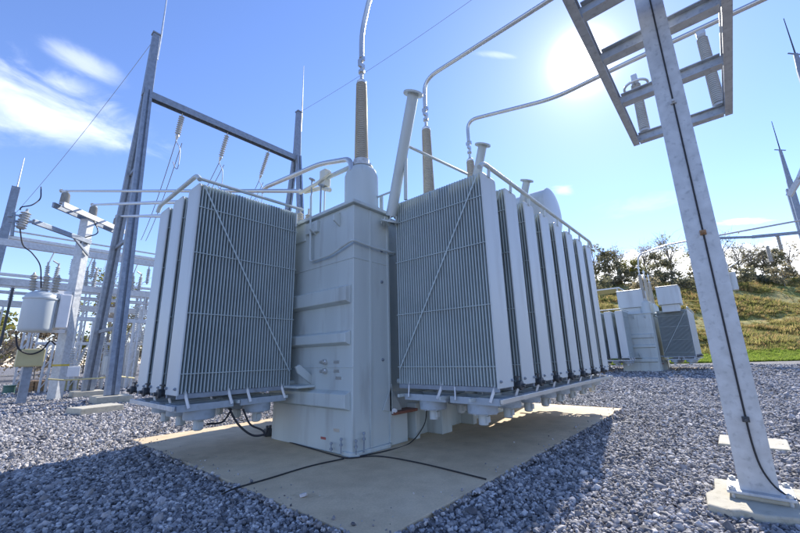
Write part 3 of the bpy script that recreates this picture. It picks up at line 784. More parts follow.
# ------------------------------------------------------------------ twin transformer in the distance
SK = ('conservator', 'arrester_post', 'post_strut', 'conduit', 'cover_box', 'oil_pipe', 'small_bushing', 'valve_wheel', 'junction_box', 'warning_plate', 'name_plate', 'valve', 'drain_valve', 'bolt_pad', 'ground_lug')
OFF = Vector((29.95, -.55, -.03))
tw = dup(tr, None, OFF, SK)
tw['label'] = 'far second transformer with two pale boxes on top, standing below the hill'
for y0, y1, x in ((6.45, 4.65, 34.5), (3.75, 2.35, 34.5)):
    b = MB(); b.box(x, y1, 4.95, x + 1.9, y0, 6.3); b.box(x - .03, y1 - .03, 6.3, x + 1.93, y0 + .03, 6.36); b.box(x + .2, y1 + .15, 4.4, x + 1.5, y0 - .15, 4.95)
    o = b.build('oil_tank', 'panel', None, bevel=.03); o.parent = tw; o.location = -Vector(tw.location)
b = MB(); b.tube(bend([(35.0, 4.65, 8.3), (34.9, 4.5, 9.2), (34.9, 2.5, 9.6), (34.9, -6, 9.7)], .4), .06, 8)
o = b.build('bus_pipe', 'alu', None, smooth=True); tag(o, 'thin far bus pipe running off the second transformer past the hilltop trees', 'bus pipe', 'bus pipes')
b = MB(); b.box(33.2, 1.6, -.1, 43, 12, .02); o = b.build('far_concrete_pad', 'concrete'); tag(o, 'concrete pad under the far transformer', 'concrete pad', kind='structure')

# ------------------------------------------------------------------ bus pipes of the near transformer
def pipe(pts, r, label, rad=.35):
    b = MB(); b.tube(bend(pts, rad), r, 12); o = b.build('bus_pipe', 'alu', None, smooth=True); tag(o, label, 'bus pipe', 'bus pipes'); return o
x, y = BX[0]
pipe([(x, y, 8.2), (x, y, 8.9), (x, 4.75, 10.2), (x, 2.5, 10.6), (x, -1.6, 10.6)], .055, 'bus pipe rising out of the picture from the nearest, tallest bushing', .7)
x, y = BX[1]
pipe([(x, y, 8.2), (x, y, 9.1), (x, 1.6, 9.14), (x, -2.0, 9.14)], .055, 'bus pipe arching up from the middle bushing toward the top edge', .6)
x, y = BX[2]
pipe([(x, y, 8.2), (x, y, 8.98), (x, 2.5, 8.36), (x, .9, 8.42), (x, -3.6, 8.46)], .055, 'lowest bus pipe, from the small far bushing across to the overhead frame', .5)
pn = [AX(352, 171, 4.55), AX(350, 159, 4.55), AX(320, 164, 4.55), AX(266, 187, 4.55), AX(262, 192, 4.55)]
pipe(pn, .055, 'bent pipe from the turret of the tallest bushing, sloping down behind the left radiators', .25)

# ------------------------------------------------------------------ overhead frame on its post (right)
bs = empty('bus_support', (5.74, .05, 0))
tag(bs, 'galvanised steel post at the right carrying a ladder-like overhead frame with insulators', 'bus support')
PXc, PYc = 5.74, .05
ZF = 6.28
b = MB()
fw_ = .155
b.box(PXc - .15, PYc - fw_, .16, PXc - .132, PYc + fw_, ZF + .6); b.box(PXc + .132, PYc - fw_, .16, PXc + .15, PYc + fw_, ZF + .6); b.box(PXc - .132, PYc - .007, .16, PXc + .132, PYc + .007, ZF + .6)
b.build('post', 'galv', bs)
b = MB(); b.box(PXc - .24, PYc - .26, .13, PXc + .24, PYc + .26, .16)
b.build('base_plate', 'galv', bs, bevel=.006)
b = MB(); b.box(PXc - .2, PYc - .22, .08, PXc + .2, PYc + .22, .13); b.build('grout', 'footing', bs, bevel=.015)
for s in (-1, 1):
    for s2 in (-1, 1):
        b = MB(); b.lathe([(.016, .04), (.016, .20)], (PXc + s * .2, PYc + s2 * .215, 0), n=8); b.lathe([(.032, .16), (.032, .19)], (PXc + s * .2, PYc + s2 * .215, 0), n=6); b.build('anchor_bolt', 'galv', bs)
for yy, s in ((PYc + .87, 1), (PYc - .87, -1)):
    b = MB(); b.box(2.0, yy - .012, ZF, 9.6, yy + .012, ZF + .22)
    for z in (ZF, ZF + .2): b.box(2.0, min(yy - s * .012, yy - s * .11), z, 9.6, max(yy - s * .012, yy - s * .11), z + .02)
    b.build('rail', 'galv', bs)
def cross(x):
    b = MB(); b.box(x - .012, PYc - .85, ZF + .02, x + .012, PYc + .85, ZF + .2)
    for z in (ZF + .004, ZF + .196): b.box(x - .09, PYc - .745, z, x + .09, PYc + .745, z + .016)
    b.build('crossbeam', 'galv', bs)
for x in (9.52, 7.72, 6.25, 5.1, 3.6, 2.1): cross(x)
def post_insulator(name, o, h, r, parent, mat='porcgrey', ring=False):
    b = MB(); b.lathe([(r * 1.3, 0), (r * 1.3, .05), (r * .9, .07)] + sheds(.07, h - .07, r, r * .86, .045, r * .3) + [(r * .9, h - .06), (r * .9, h)], o, n=20)
    ins = b.build(name, mat, parent, smooth=True)
    if ring:
        b = MB(); c = Vector(o) + Vector((0, 0, h - .12)); b.tube([c + Vector((math.cos(a) * .24, math.sin(a) * .24, 0)) for a in [k * math.pi / 12 for k in range(25)]], .028, 8)
        b.bar(c + Vector((-.24, 0, 0)), c + Vector((.24, 0, 0)), .03, .02)
        b.build('corona_ring', 'alu', ins, smooth=True)
        b = MB(); b.box(o[0] - .06, o[1] - .06, o[2] + h, o[0] + .06, o[1] + .06, o[2] + h + .18); b.build('clamp', 'alu', ins, bevel=.01)
    else:
        b = MB(); b.box(o[0] - .05, o[1] - .08, o[2] + h, o[0] + .05, o[1] + .08, o[2] + h + .12); b.build('clamp', 'alu', ins, bevel=.01)
    return ins
post_insulator('insulator', (9.50, -.66, ZF + .212), 1.78, .085, bs)
post_insulator('insulator', (9.50, .66, ZF + .212), 1.35, .085, bs, ring=True)
post_insulator('insulator', (5.1, .52, ZF + .212), 1.5, .11, bs)
b = MB(); cab = [(PXc - .165, PYc - .02, z) for z in (6.8, 5, 3.2, 2, 1.0)] + [(PXc - .17, PYc - .03, .55), (PXc - .18, PYc - .08, .32), (PXc - .2, PYc - .2, .18), (PXc - .22, PYc - .5, .1)]
b.tube(smooth_path(cab, 4), .009, 8); b.build('ground_cable', 'rubber', bs, smooth=True)
for z, mt in ((2.95, 'rust'), (.86, 'dark'), (4.75, 'galv')):
    b = MB(); b.box(PXc - .185, PYc - .05, z - .025, PXc - .151, PYc + .012, z + .03); b.lathe([(.018, 0), (.018, .04)], (PXc - .185, PYc - .02, z), (-1, 0, 0), 8); b.build('cable_clamp', mt, bs, bevel=.004)
# footings
def footing(poly, h, label):
    b = MB(); b.prism([(q[0], q[1], -.15) for q in poly], (0, 0, .15 + h)); o = b.build('concrete_footing', 'footing', None, bevel=.02); tag(o, label, 'footing', 'concrete footings'); return o
footing([(5.16, .47), (5.10, .30), (5.17, .22), (5.13, .05), (5.24, -.20), (5.20, -.62), (5.6, -.70), (6.28, -.60), (6.22, .10), (6.2, .45), (5.75, .43), (5.55, .50)], .085, 'broken-edged tan concrete footing under the post with the overhead frame')
footing([(8.55, .47), (8.58, -.40), (9.5, -.42), (9.42, .47)], .06, 'low pale concrete footing in the gravel behind the post with the overhead frame')

# ------------------------------------------------------------------ cables
def cable(pts, r, label, cat='cable', name='cable', mat='rubber', group=None):
    b = MB(); b.tube(smooth_path(pts, 6), r, 8); o = b.build(name, mat, None, smooth=True); tag(o, label, cat, group); return o
zc = .061
cable([AZ(272, 437, zc), AZ(310, 448, zc), AZ(338, 456, zc), AZ(350, 458, zc), AZ(378, 456, zc), AZ(420, 463, zc), AZ(486, 479, zc)], .010, 'long black cable on the pad passing the tank corner toward the right edge', group='black cables on the pad')
cable([AZ(344, 458.5, zc), AZ(310, 466, zc), AZ(270, 478, zc), AZ(236, 488, zc), AZ(222, 494, .08)], .010, 'black cable on the pad running from the tank corner to the gravel at left', group='black cables on the pad')
zc2 = .92
p0 = AY(233, 411, 6.6); p1 = AY(247, 411, 6.6)
cable([AY(207, 424, 6.5), AY(222, 422, 6.5), AY(230, 412, 6.5), AY(231, 409, 6.55)], .016, 'short black cable loop hanging under the left radiators, leftmost', group='black cables under the left radiators')
cable([AY(229, 408, 6.5), AY(238, 424, 6.4), AY(252, 435, 6.3), AY(265, 434, 6.2), AY(268, 428, 6.15)], .018, 'thick black cable loop sagging lowest under the left radiators', group='black cables under the left radiators')
cable([AY(243, 409, 6.5), AY(250, 424, 6.4), AY(262, 430, 6.3), AY(266, 436, 6.2)], .016, 'thin black cable loop right of the thick one under the left radiators', group='black cables under the left radiators')
cable([AX(427, 408, 6.2), AX(424, 425, 6.2), AZ(410, 443, zc), AZ(385, 451, zc), AZ(360, 456, zc)], .010, 'black cable dropping behind the red jack plate under the right radiators', group='black cables on the pad')
c = AZ(268, 436, .05)
b = MB(); b.box(c.x - .08, c.y - .06, .05, c.x + .08, c.y + .06, .2); b.lathe([(.03, .2), (.03, .26)], (c.x - .03, c.y, 0), n=8); b.lathe([(.03, .2), (.03, .26)], (c.x + .04, c.y, 0), n=8); jx = b.build('terminal_box', 'dark', None, bevel=.012)
tag(jx, 'small dark terminal box on the pad where the black cable loops end', 'terminal box')

# ------------------------------------------------------------------ gantry at left
YG = 22.2
ga = empty('steel_gantry', (4.3, YG, 0))
tag(ga, 'tall blue-grey steel gantry of two A-frame towers joined by one high beam', 'gantry')
def channel_leg(a, t, w0, w1, parent):
    """two back-to-back channels with a groove between"""
    a = Vector(a); t = Vector(t); b = MB()
    d = (t - a).normalized(); sd = Vector((1, 0, 0))
    for s in (-1, 1): b.bar(a + sd * s * w0 * .30, t + sd * s * w1 * .30, w0 * .36, w0 * .8, (0, 1, 0), w1 * .36, w1 * .8)
    b.bar(a, t, w0 * .3, w0 * .3, (0, 1, 0), w1 * .3, w1 * .3)
    return b.build('leg', 'galvblue', parent)
for k, xg in enumerate((4.3, 14.0)):
    channel_leg((xg, 24.85, .3), (xg, YG + .22, 16.4), .50, .36, ga)
    channel_leg((xg, 20.05, .3), (xg, YG - .22, 16.4), .50, .36, ga)
    b = MB()
    for f in (.18, .45, .7):
        y0 = 24.85 + (YG - 24.85) * f; y1 = 20.05 + (YG - 20.05) * f; z = .3 + 16.1 * f
        b.bar((xg, y0, z), (xg, y1, z), .12, .16)
    b.build('brace', 'galvblue', ga)
    b = MB(); b.bar((xg, YG, 16.1), (xg, YG, 20.2), .44, .44, (0, 1, 0), .34, .34); b.bar((xg, YG, 20.2), (xg, YG, 20.3), .42, .42, (0, 1, 0)); b.build('mast', 'galvblue', ga, bevel=.02)
    b = MB(); b.tube([(xg + .2, YG - .1, 18.6), (xg + .22, YG - .1, 20.4), (xg + .2, YG - .1, 24.6)], [.05, .045, .02], 8); b.build('lightning_rod', 'alu', ga)
b = MB(); b.box(4.4, YG - .2, 16.0, 14.1, YG - .16, 16.4); b.box(4.4, YG + .16, 16.0, 14.1, YG + .2, 16.4); b.box(4.4, YG - .16, 16.36, 14.1, YG + .16, 16.4)
b.build('beam', 'galvblue', ga)
# insulator strings under the beam and the wires they hold
for k, (x, pq) in enumerate(((6.16, (176, 141)), (8.85, (219, 163)), (11.75, (259, 181)))):
    a = Vector((x, YG, 15.98)); e = AY(*pq, YG + .25 + .35 * k); d_ = (e - a).normalized(); Ls = (e - a).length
    st = empty('insulator_string', a)
    tag(st, ['insulator string at the tower end of the gantry beam, near the left radiators', 'middle insulator string under the gantry beam', 'insulator string at the far right end of the gantry beam'][k], 'insulator', 'insulator strings on the gantry beam')
    b = MB(); b.tube([a, a + d_ * .2], .03, 6); b.lathe([(.03, .15)] + sheds(.2, Ls * .78, .085, .085, .13, .075) + [(.03, Ls * .8)], a, d_, 14); b.build('disc_string', 'porcgrey', st, smooth=True, origin=tuple(a))
    b = MB(); b.tube([a + d_ * Ls * .78, e], .04, 6); b.lathe([(.09, 0), (.11, .08), (.05, .3)], a + d_ * Ls * .78, d_, 10); b.build('dead_end_clamp', 'alu', st, origin=tuple(a))
    e2 = AY(*((141, 240), (160, 262), (200, 285))[k], 33.8)
    b = MB(); b.tube(arc(e, e2, .6, 14), .022, 6); b.tube([q + Vector((.32, 0, 0)) for q in arc(e, e2, .55, 14)], .022, 6); o = b.build('overhead_wire', 'wire'); tag(o, ['twin wire from the insulator string nearest the gantry tower down into the yard', 'twin wire from the middle insulator string down into the yard', 'twin wire from the far right insulator string down into the yard'][k], 'wire', 'wires below the gantry beam')
    b = MB(); lp = e + Vector((.25, -.1, -1.6)); b.tube(smooth_path([e, e + Vector((.25, -.05, -.5)), lp, lp + Vector((-.12, 0, -.15)), e + Vector((.0, .1, -1.3))], 5), .022, 6); o = b.build('jumper_wire', 'wire'); o.parent = st; o.location = -a
b = MB(); b.tube(arc((4.3, YG, 20.1), AY(15, 214, 34), .4, 16), .012, 6); o = b.build('shield_wire', 'wire'); tag(o, 'thin shield wire sloping left from the left gantry tower', 'wire', 'shield wires')
b = MB(); b.tube(arc((14.0, YG, 20.2), AZ(480, -6, 20.5), .25, 16), .012, 6); o = b.build('shield_wire', 'wire'); tag(o, 'thin shield wire rising right from the right gantry tower to the top edge', 'wire', 'shield wires')
footing([(2.45, 16.9), (2.7, 16.0), (3.9, 16.3), (3.75, 17.3)], .22, 'weathered tan concrete block in the gravel in front of the gantry legs')
footing([(3.7, 19.4), (4.9, 19.3), (4.9, 20.7), (3.7, 20.8)], .3, 'concrete footing under the nearer leg of the left gantry tower')
footing([(3.7, 24.3), (4.9, 24.2), (4.9, 25.5), (3.7, 25.5)], .3, 'concrete footing under the farther leg of the left gantry tower')

# ------------------------------------------------------------------ switch stand at left
YS = 24.4
ss = empty('switch_stand', (3.05, YS, 0))
tag(ss, 'square steel switch stand with a slanting double crossarm, left of the gantry tower', 'switch stand')
b = MB(); b.bar((3.05, YS, 0), (3.05, YS, 9.0), .42, .42, (HX[0], HX[1], 0)); b.build('post', 'galv', ss, bevel=.02)
AD1 = Vector((HX[0], HX[1], 0)); AD2 = Vector((LX[0], LX[1], 0)); S0 = Vector((3.05, YS, 9.12))
for s_, mt in ((1, 'galv'), (-1, 'galvblue')):
    b = MB(); b.bar(S0 - AD1 * 1.75 + AD2 * .24 * s_, S0 + AD1 * 2.35 + AD2 * .24 * s_, .10, .26); b.build('crossarm', mt, ss, bevel=.01)
SL = S0 - Vector((0, 0, 1.35)) + AD2 * .3
b = MB(); b.bar(SL - AD1 * 3.0, SL + AD1 * .1, .12, .22); b.bar(SL - AD1 * 1.0, SL + AD1 * .1 - Vector((0, 0, .7)), .08, .1); b.build('side_arm', 'galvblue', ss, bevel=.01)
IS = [S0 + AD1 * t for t in (-1.45, .25, 1.95)]
for q in IS:
    post_insulator('insulator', (q.x, q.y, 9.26), .62, .15, ss)
for a in ((96, 216, 86, 236),):
    b = MB(); b.tube(smooth_path([(3.3, YS - .3, 8.9), (3.5, YS - .35, 8.3), (3.0, YS - .35, 7.9), (2.9, YS - .3, 7.6)], 5), .03, 6); b.build('control_cable', 'dark', ss)
# low-voltage pipes from the stand to the transformer
for k, (q0, q, yy) in enumerate(zip(IS, ((300, 191), (178, 202), (168, 216)), (7.0, 9.4, 9.4))):
    e = AY(*q, yy); q0 = Vector((q0.x, q0.y, 9.97)); dv = (e - q0).normalized()
    b = MB(); b.tube([q0 - dv * .8, q0, e], .05, 10); b.lathe([(.09, 0), (.10, .06), (.07, .14)], q0 - dv * .8, -dv, 10); o = b.build('bus_pipe', 'alu', None, smooth=True)
    tag(o, ['topmost of the three level pipes leaving the switch stand at left', 'middle one of the three level pipes leaving the switch stand at left', 'lowest of the three level pipes leaving the switch stand at left'][k], 'bus pipe', 'bus pipes')
# surge arrester left of the stand, cables to the can below
EA = SL - AD1 * 3.05; YA = EA.y
ar = empty('surge_arrester', EA)
tag(ar, 'short grey surge arrester left of the switch stand with black leads', 'surge arrester')
c = AY(20, 229, YA)
b = MB(); b.lathe([(.06, 0), (.14, .02)] + sheds(.04, .8, .12, .11, .1, .07) + [(.05, .82), (.05, .95)], c, (.1, 0, 1), 14); o = b.build('arrester_body', 'porcgrey', ar, smooth=True); o.location = -Vector(ar.location)
b = MB(); b.bar(AY(8, 221, YA), EA + AD1 * .1, .08, .1); b.bar(AY(12, 215, YA), AY(28, 216, YA), .05, .06); b.tube([AY(12, 236, YA), AY(14, 212, YA)], .06, 8); b.lathe([(.09, 0), (.09, .2)], AY(10, 217, YA), (0, 0, 1), 8); o = b.build('bracket', 'galvblue', ar); o.location = -Vector(ar.location)
t0_ = Vector((IS[0].x, IS[0].y, 9.97)) - dv * .8
e0 = IS[0] + Vector((0, 0, .85)); q_ = AY(41, 188, e0.y)
cable([AY(20, 210, YA), AY(22, 207, YA), AY(32, 205, YA), AY(40, 199, YA + .2), AY(41, 191, YA + .3), AY(41, 187, e0.y)], .025, 'black lead rising from the surge arrester to the topmost level pipe', group='black leads of the surge arrester')
cable([AY(20, 229, YA), AY(23, 245, YA), AY(32, 253, YA), AY(40, 265, YA + .3), AY(41, 280, 23.4), AY(41, 288, 23.6)], .025, 'black lead falling from the surge arrester to the rounded steel tank', group='black leads of the surge arrester')
# tank (recloser) on the stand
rc = empty('steel_tank', AY(32, 335, 23.6))
tag(rc, 'rounded pale blue-grey steel tank hung on the switch stand, with bushings on top', 'equipment tank')
rl_ = Vector(rc.location)
a = AY(14, 334, 23.6); t_ = AY(39, 292, 23.6)
x0, x1, z0, z1 = 1.25, 2.45, a.z + .1, 4.95
def rounded_rect(x0, x1, z0, z1, r, Y, n=5):
    o = []
    for cx, cz, a0 in ((x1 - r, z0 + r, -90), (x1 - r, z1 - r, 0), (x0 + r, z1 - r, 90), (x0 + r, z0 + r, 180)):
        for k in range(n + 1): q = R(a0 + 90 * k / n); o.append((cx + r * math.cos(q), Y, cz + r * math.sin(q)))
    return o
cx_, rr0 = (x0 + x1) / 2, (x1 - x0) / 2
b = MB(); b.lathe([(rr0 * .80, z0), (rr0 * .93, z0 + .06), (rr0 * .98, z0 + .16), (rr0 * .98, z1 - .42), (rr0 * 1.05, z1 - .41), (rr0 * 1.05, z1 - .34), (rr0 * .97, z1 - .33), (rr0 * .9, z1 - .18), (rr0 * .62, z1 - .06), (rr0 * .25, z1)], (cx_, 23.6, 0), n=32); o = b.build('tank_body', 'panel', rc, smooth=True); o.location = -rl_
b = MB(); b.box(x1 + .02, 23.3, z0 + .2, x1 + .45, 24.0, z1 - .1); o = b.build('side_box', 'white', rc, bevel=.05); o.location = -rl_
for x in (1.5, 1.9, 2.25):
    b = MB(); b.lathe(sheds(0, .75, .09, .08, .12, .06) + [(.03, .85)], (x, 23.6, z1 - .02), (.15 * (x - 1.9), 0, 1), 12); o = b.build('bushing', 'porc', rc, smooth=True); o.location = -rl_
b = MB(); b.bar((x1 - .3, 23.9, z1 + .05), (3.1, 24.3, z1 + .1), .12, .16); b.bar((x1 - .3, 23.9, z0 + .1), (3.1, 24.3, z0 + .1), .12, .16); o = b.build('bracket', 'white', rc); o.location = -rl_
b = MB(); b.tube(smooth_path([AY(16, 334, 23.1), AY(18, 348, 23.1), AY(30, 354, 23.1), AY(42, 350, 23.1), AY(50, 341, 23.1), AY(56, 345, 23.1)], 5), .035, 6); o = b.build('control_cable', 'rubber', rc); o.location = -rl_
cc = empty('control_cabinet', AY(30, 366, 23.4))
tag(cc, 'tan control cabinet below the rounded steel tank', 'cabinet'); rl_ = Vector(cc.location)
a = AY(14, 367, 23.4); t_ = AY(46, 349, 23.4)
b = MB(); b.box(a.x, 23.3, a.z, t_.x, 23.8, t_.z); o = b.build('cabinet_body', 'tan', cc, bevel=.03); o.location = -rl_
b = MB(); b.box(a.x + .05, 23.285, a.z + .05, t_.x - .05, 23.298, t_.z - .05); o = b.build('door', 'tan', cc); o.location = -rl_
b = MB(); b.bar(((a.x + t_.x) / 2, 23.6, a.z), ((a.x + t_.x) / 2, 23.6, 0), .3, .3, (0, 1, 0)); o = b.build('leg', 'galvblue', cc); o.location = -rl_
b = MB(); b.bar(AY(0, 346, 24), AY(13, 288, 24), .09, .09); o = b.build('slanting_rod', 'dark'); tag(o, 'dark operating rod slanting up beside the rounded steel tank', 'rod')

# ------------------------------------------------------------------ back yard: bus racks
YB = 34.0
def rack(Y, z, x0, x1, cols, h, name_label, dbl=False, depth=.45):
    r_ = empty('bus_rack', (x0, Y, 0)); tag(r_, name_label, 'bus rack', 'bus racks in the back yard'); o_ = Vector(r_.location)
    b = MB(); b.bar((x0, Y, z), (x1, Y, z), depth * .6, depth)
    if dbl: b.bar((x0, Y + .7, z + .55), (x1, Y + .7, z + .55), .25, .22)
    o = b.build('beam', 'galvpale', r_, bevel=.02); o.location = -o_
    for x in cols:
        b = MB()
        for sx in (-.14, .14): b.bar((x + sx, Y + .0, 0), (x + sx, Y, z - depth / 2), .1, .24, (0, 1, 0))
        k = 0
        while k * .6 < z - 1: b.bar((x - .1, Y - .08, .3 + k * .6), (x + .1, Y - .08, .7 + k * .6), .03, .05); k += 1
        o = b.build('column', 'galvpale', r_); o.location = -o_
    return r_
rack(YB, 9.35, -1.2, 16.5, (6.1, 10.6, 15.8), 9, 'nearest and highest bus rack behind the switch stand, with double beam', True)
rack(YB + .9, 6.95, -1.2, 15.5, (2.4, 8.6, 13.2), 7, 'middle-height bus rack behind the rounded steel tank')
rack(YB + 4, 5.9, -1.2, 18.0, (1.0, 5.4, 9.2, 12.4), 6, 'lowest bus rack standing at the back of the yard')
for k, (x, zb, top) in enumerate(((3.0, 7.2, 1.9), (5.15, 7.2, 1.9), (7.3, 7.2, 1.9), (8.0, 7.2, 1.9), (9.6, 7.2, 1.9))):
    st = empty('disconnect_switch', (x, YB + .9, zb)); o_ = Vector(st.location)
    tag(st, ['upright disconnect switch above the rounded steel tank', 'upright disconnect switch right of the square stand post', 'upright disconnect switch seen right of the gantry leg', 'upright disconnect switch, second to the right of the gantry leg', 'upright disconnect switch closest to the left radiators'][k], 'disconnect switch', 'disconnect switches on the middle rack')
    for dx in (-.22, .22):
        b = MB(); b.lathe([(.12, 0), (.12, .08)] + sheds(.08, 1.15, .09, .08, .13, .06) + [(.06, 1.2), (.06, 1.4)], (x + dx, YB + .9, zb), (dx * .2, 0, 1), 12); o = b.build('insulator', 'porcgrey', st, smooth=True); o.location = -o_
    b = MB(); b.tube([(x - .26, YB + .9, zb + 1.35), (x - .1, YB + .9, zb + 2.1)], .04, 6); b.tube([(x + .26, YB + .9, zb + 1.35), (x - .05, YB + .9, zb + 1.55)], .05, 6); o = b.build('blade', 'alu', st); o.location = -o_
for k in range(7):
    x = 1.4 + k * 1.65
    ins = MB(); ins.lathe([(.14, 0), (.14, .1)] + sheds(.1, 1.1, .1, .09, .14, .06) + [(.08, 1.15), (.08, 1.3)], (x, YB + 4, 6.13), n=12); o = ins.build('post_insulator', 'porcgrey', None, smooth=True)
    tag(o, 'grey post insulator standing in the row on the lowest back rack', 'insulator', 'post insulators on the lowest rack')
for k, (z, dy) in enumerate(((7.5, 4), (10.4, .9))):
    b = MB(); b.tube([(-1, YB + dy, z), (17, YB + dy, z)], .06, 8); o = b.build('bus_pipe', 'alu'); tag(o, ['bus pipe lying over the row of insulators on the lowest back rack', 'bus pipe above the middle-height back rack'][k], 'bus pipe', 'bus pipes')
rack(42, 8.2, -1.5, 22, (3.4, 6.2, 9.0, 11.8, 14.6, 17.4), 8, 'pale far bus rack with many thin columns behind all the others', True, .35)
rack(29.5, 4.3, 3.6, 11.5, (5.0, 7.1, 9.3), 4, 'low bus rack behind the gantry legs', False, .26)
for k in range(8):
    x = 4.0 + k * 1.02; ins = MB(); ins.lathe([(.12, 0), (.12, .08)] + sheds(.08, .85, .085, .08, .12, .055) + [(.07, .9), (.07, 1.0)], (x, 29.5, 4.43), n=12); o = ins.build('post_insulator', 'porcgrey', None, smooth=True)
    tag(o, 'grey post insulator standing in the row on the low rack behind the gantry legs', 'insulator', 'post insulators on the low rack')
b = MB(); b.tube([(3.7, 29.5, 5.47), (11.4, 29.5, 5.47)], .045, 8); o = b.build('bus_pipe', 'alu'); tag(o, 'bus pipe over the insulators of the low rack behind the gantry legs', 'bus pipe', 'bus pipes')
for k in range(6):
    x = 3.4 + k * 2.8; b = MB(); b.lathe([(.03, -1.9)] + sheds(-1.8, -.3, .085, .085, .13, .07) + [(.03, -.05), (.03, 0)], (x + .9, 42, 8.0), n=12); o = b.build('hanging_insulator', 'porcgrey', None, smooth=True)
    tag(o, 'grey insulator hanging in the row under the pale far bus rack', 'insulator', 'hanging insulators under the far rack')
rack(38, 6.7, -1.5, 20, (2.6, 4.7, 6.9, 8.0, 10.2, 12.3), 6, 'pale pipe rack on thin columns between the middle and the far racks', True, .22)
rack(31.5, 2.9, 2.6, 11.5, (3.3, 4.6, 5.9, 7.4, 8.6), 3, 'knee-high pale pipe rack on short columns behind the square stand post', False, .18)
for k in range(7):
    x = 3.9 + k * 1.15; b = MB(); b.lathe([(.03, -1.5)] + sheds(-1.4, -.25, .08, .08, .13, .06) + [(.03, -.05), (.03, 0)], (x, YB, 9.12), n=12); o = b.build('hanging_insulator', 'porcgrey', None, smooth=True)
    tag(o, 'grey insulator hanging in the row under the nearest and highest bus rack', 'insulator', 'hanging insulators under the nearest rack')
# mast at the left edge
lm = empty('lightning_mast', (.35, YB, 0)); tag(lm, 'blue-grey lightning mast at the left edge behind the surge arrester', 'mast', 'lightning masts')
b = MB(); b.bar((.25, YB + .1, 0), (.36, YB + .1, 13.2), .55, .55, (0, 1, 0), .42, .42); o = b.build('mast_pole', 'galvblue', lm, bevel=.02); o.location = -Vector(lm.location)
b = MB(); b.tube([(.4, YB + .1, 13.2), (.42, YB + .1, 15.4)], [.05, .02], 6); o = b.build('spike', 'alu', lm); o.location = -Vector(lm.location)
# low equipment further back: operating stands, cabinets, drums
for k, (x, Y, hh) in enumerate(((4.2, 30, 3.0), (6.4, 31, 4.2), (7.6, 32, 5.0), (8.6, 31, 4.4), (9.0, 28, 3.4))):
    st = empty('breaker', (x, Y, 0)); o_ = Vector(st.location)
    tag(st, ['grey breaker cabinet with three bushings behind the square stand post', 'grey breaker cabinet with three bushings between the gantry legs', 'grey breaker cabinet with three bushings, tallest right of the gantry legs', 'grey breaker cabinet with three bushings second from the left radiators', 'grey breaker cabinet with three bushings closest to the left radiators'][k], 'breaker', 'breakers in the back yard')
    b = MB(); b.box(x - .45, Y - .35, .9, x + .45, Y + .35, hh * .5); o = b.build('cabinet', ['white', 'panel', 'galv', 'panel', 'cream'][k], st, bevel=.03); o.location = -o_
    for s in (-1, 1):
        b = MB(); b.bar((x + s * .38, Y, 0), (x + s * .38, Y, .9), .1, .4, (0, 1, 0)); o = b.build('leg', 'galv', st); o.location = -o_
    for s in (-1, 0, 1):
        b = MB(); b.lathe(sheds(0, hh * .38, .09, .07, .13, .06) + [(.04, hh * .4), (.04, hh * .5)], (x + s * .3, Y, hh * .5), (s * .28, 0, 1), 12); o = b.build('bushing', 'porcgrey', st, smooth=True); o.location = -o_
for k, (q, w_, col, lab) in enumerate((((8, 394), .5, 'green', 'green drum standing on the gravel at the left edge'), ((66, 391), .9, 'tan', 'low tan box on the gravel behind the square stand post'))):
    c = AZ(*q)
    b = MB()
    if k == 0: b.lathe([(.26, 0), (.28, .06), (.26, .08), (.26, .42), (.29, .44), (.29, .5)], c, n=20)
    else: b.box(c.x - .5, c.y - .4, 0, c.x + .5, c.y + .4, .62); b.box(c.x - .54, c.y - .44, .62, c.x + .54, c.y + .44, .7)
    o = b.build(('drum', 'storage_box')[k], col, None, smooth=k == 0, bevel=.02); tag(o, lab, ('drum', 'box')[k])
tp = MB(); c = AZ(40, 391)
for k in range(4):
    for j in range(3):
        tp.box(c.x - 1.0 + k * .3, c.y - 1.2 + .1 * j, .02 + j * .22, c.x - .75 + k * .3, c.y + 1.3 + .15 * (k % 2), .22 + j * .22)
o = tp.build('timber_stack', 'timber', None, bevel=.01); tag(o, 'stack of brown timber beams on the gravel under the tan cabinet', 'timber stack')
tape = MB(); tape.tube([AY(48, 379, 22), AY(64, 380, 22), AY(100, 378, 20.4), AY(118, 376, 20.4), AY(134, 378, 24)], .035, 6); o = tape.build('barrier_tape', 'tan'); tag(o, 'tan barrier strap tied low between the square stand and the gantry legs', 'strap')
b = MB(); b.bar((3.05, YS, 1.55), (3.05, YS, 1.63), .46, .46, (HX[0], HX[1], 0)); o = b.build('yellow_band', 'yellow'); o.parent = ss; o.location = -Vector(ss.location)

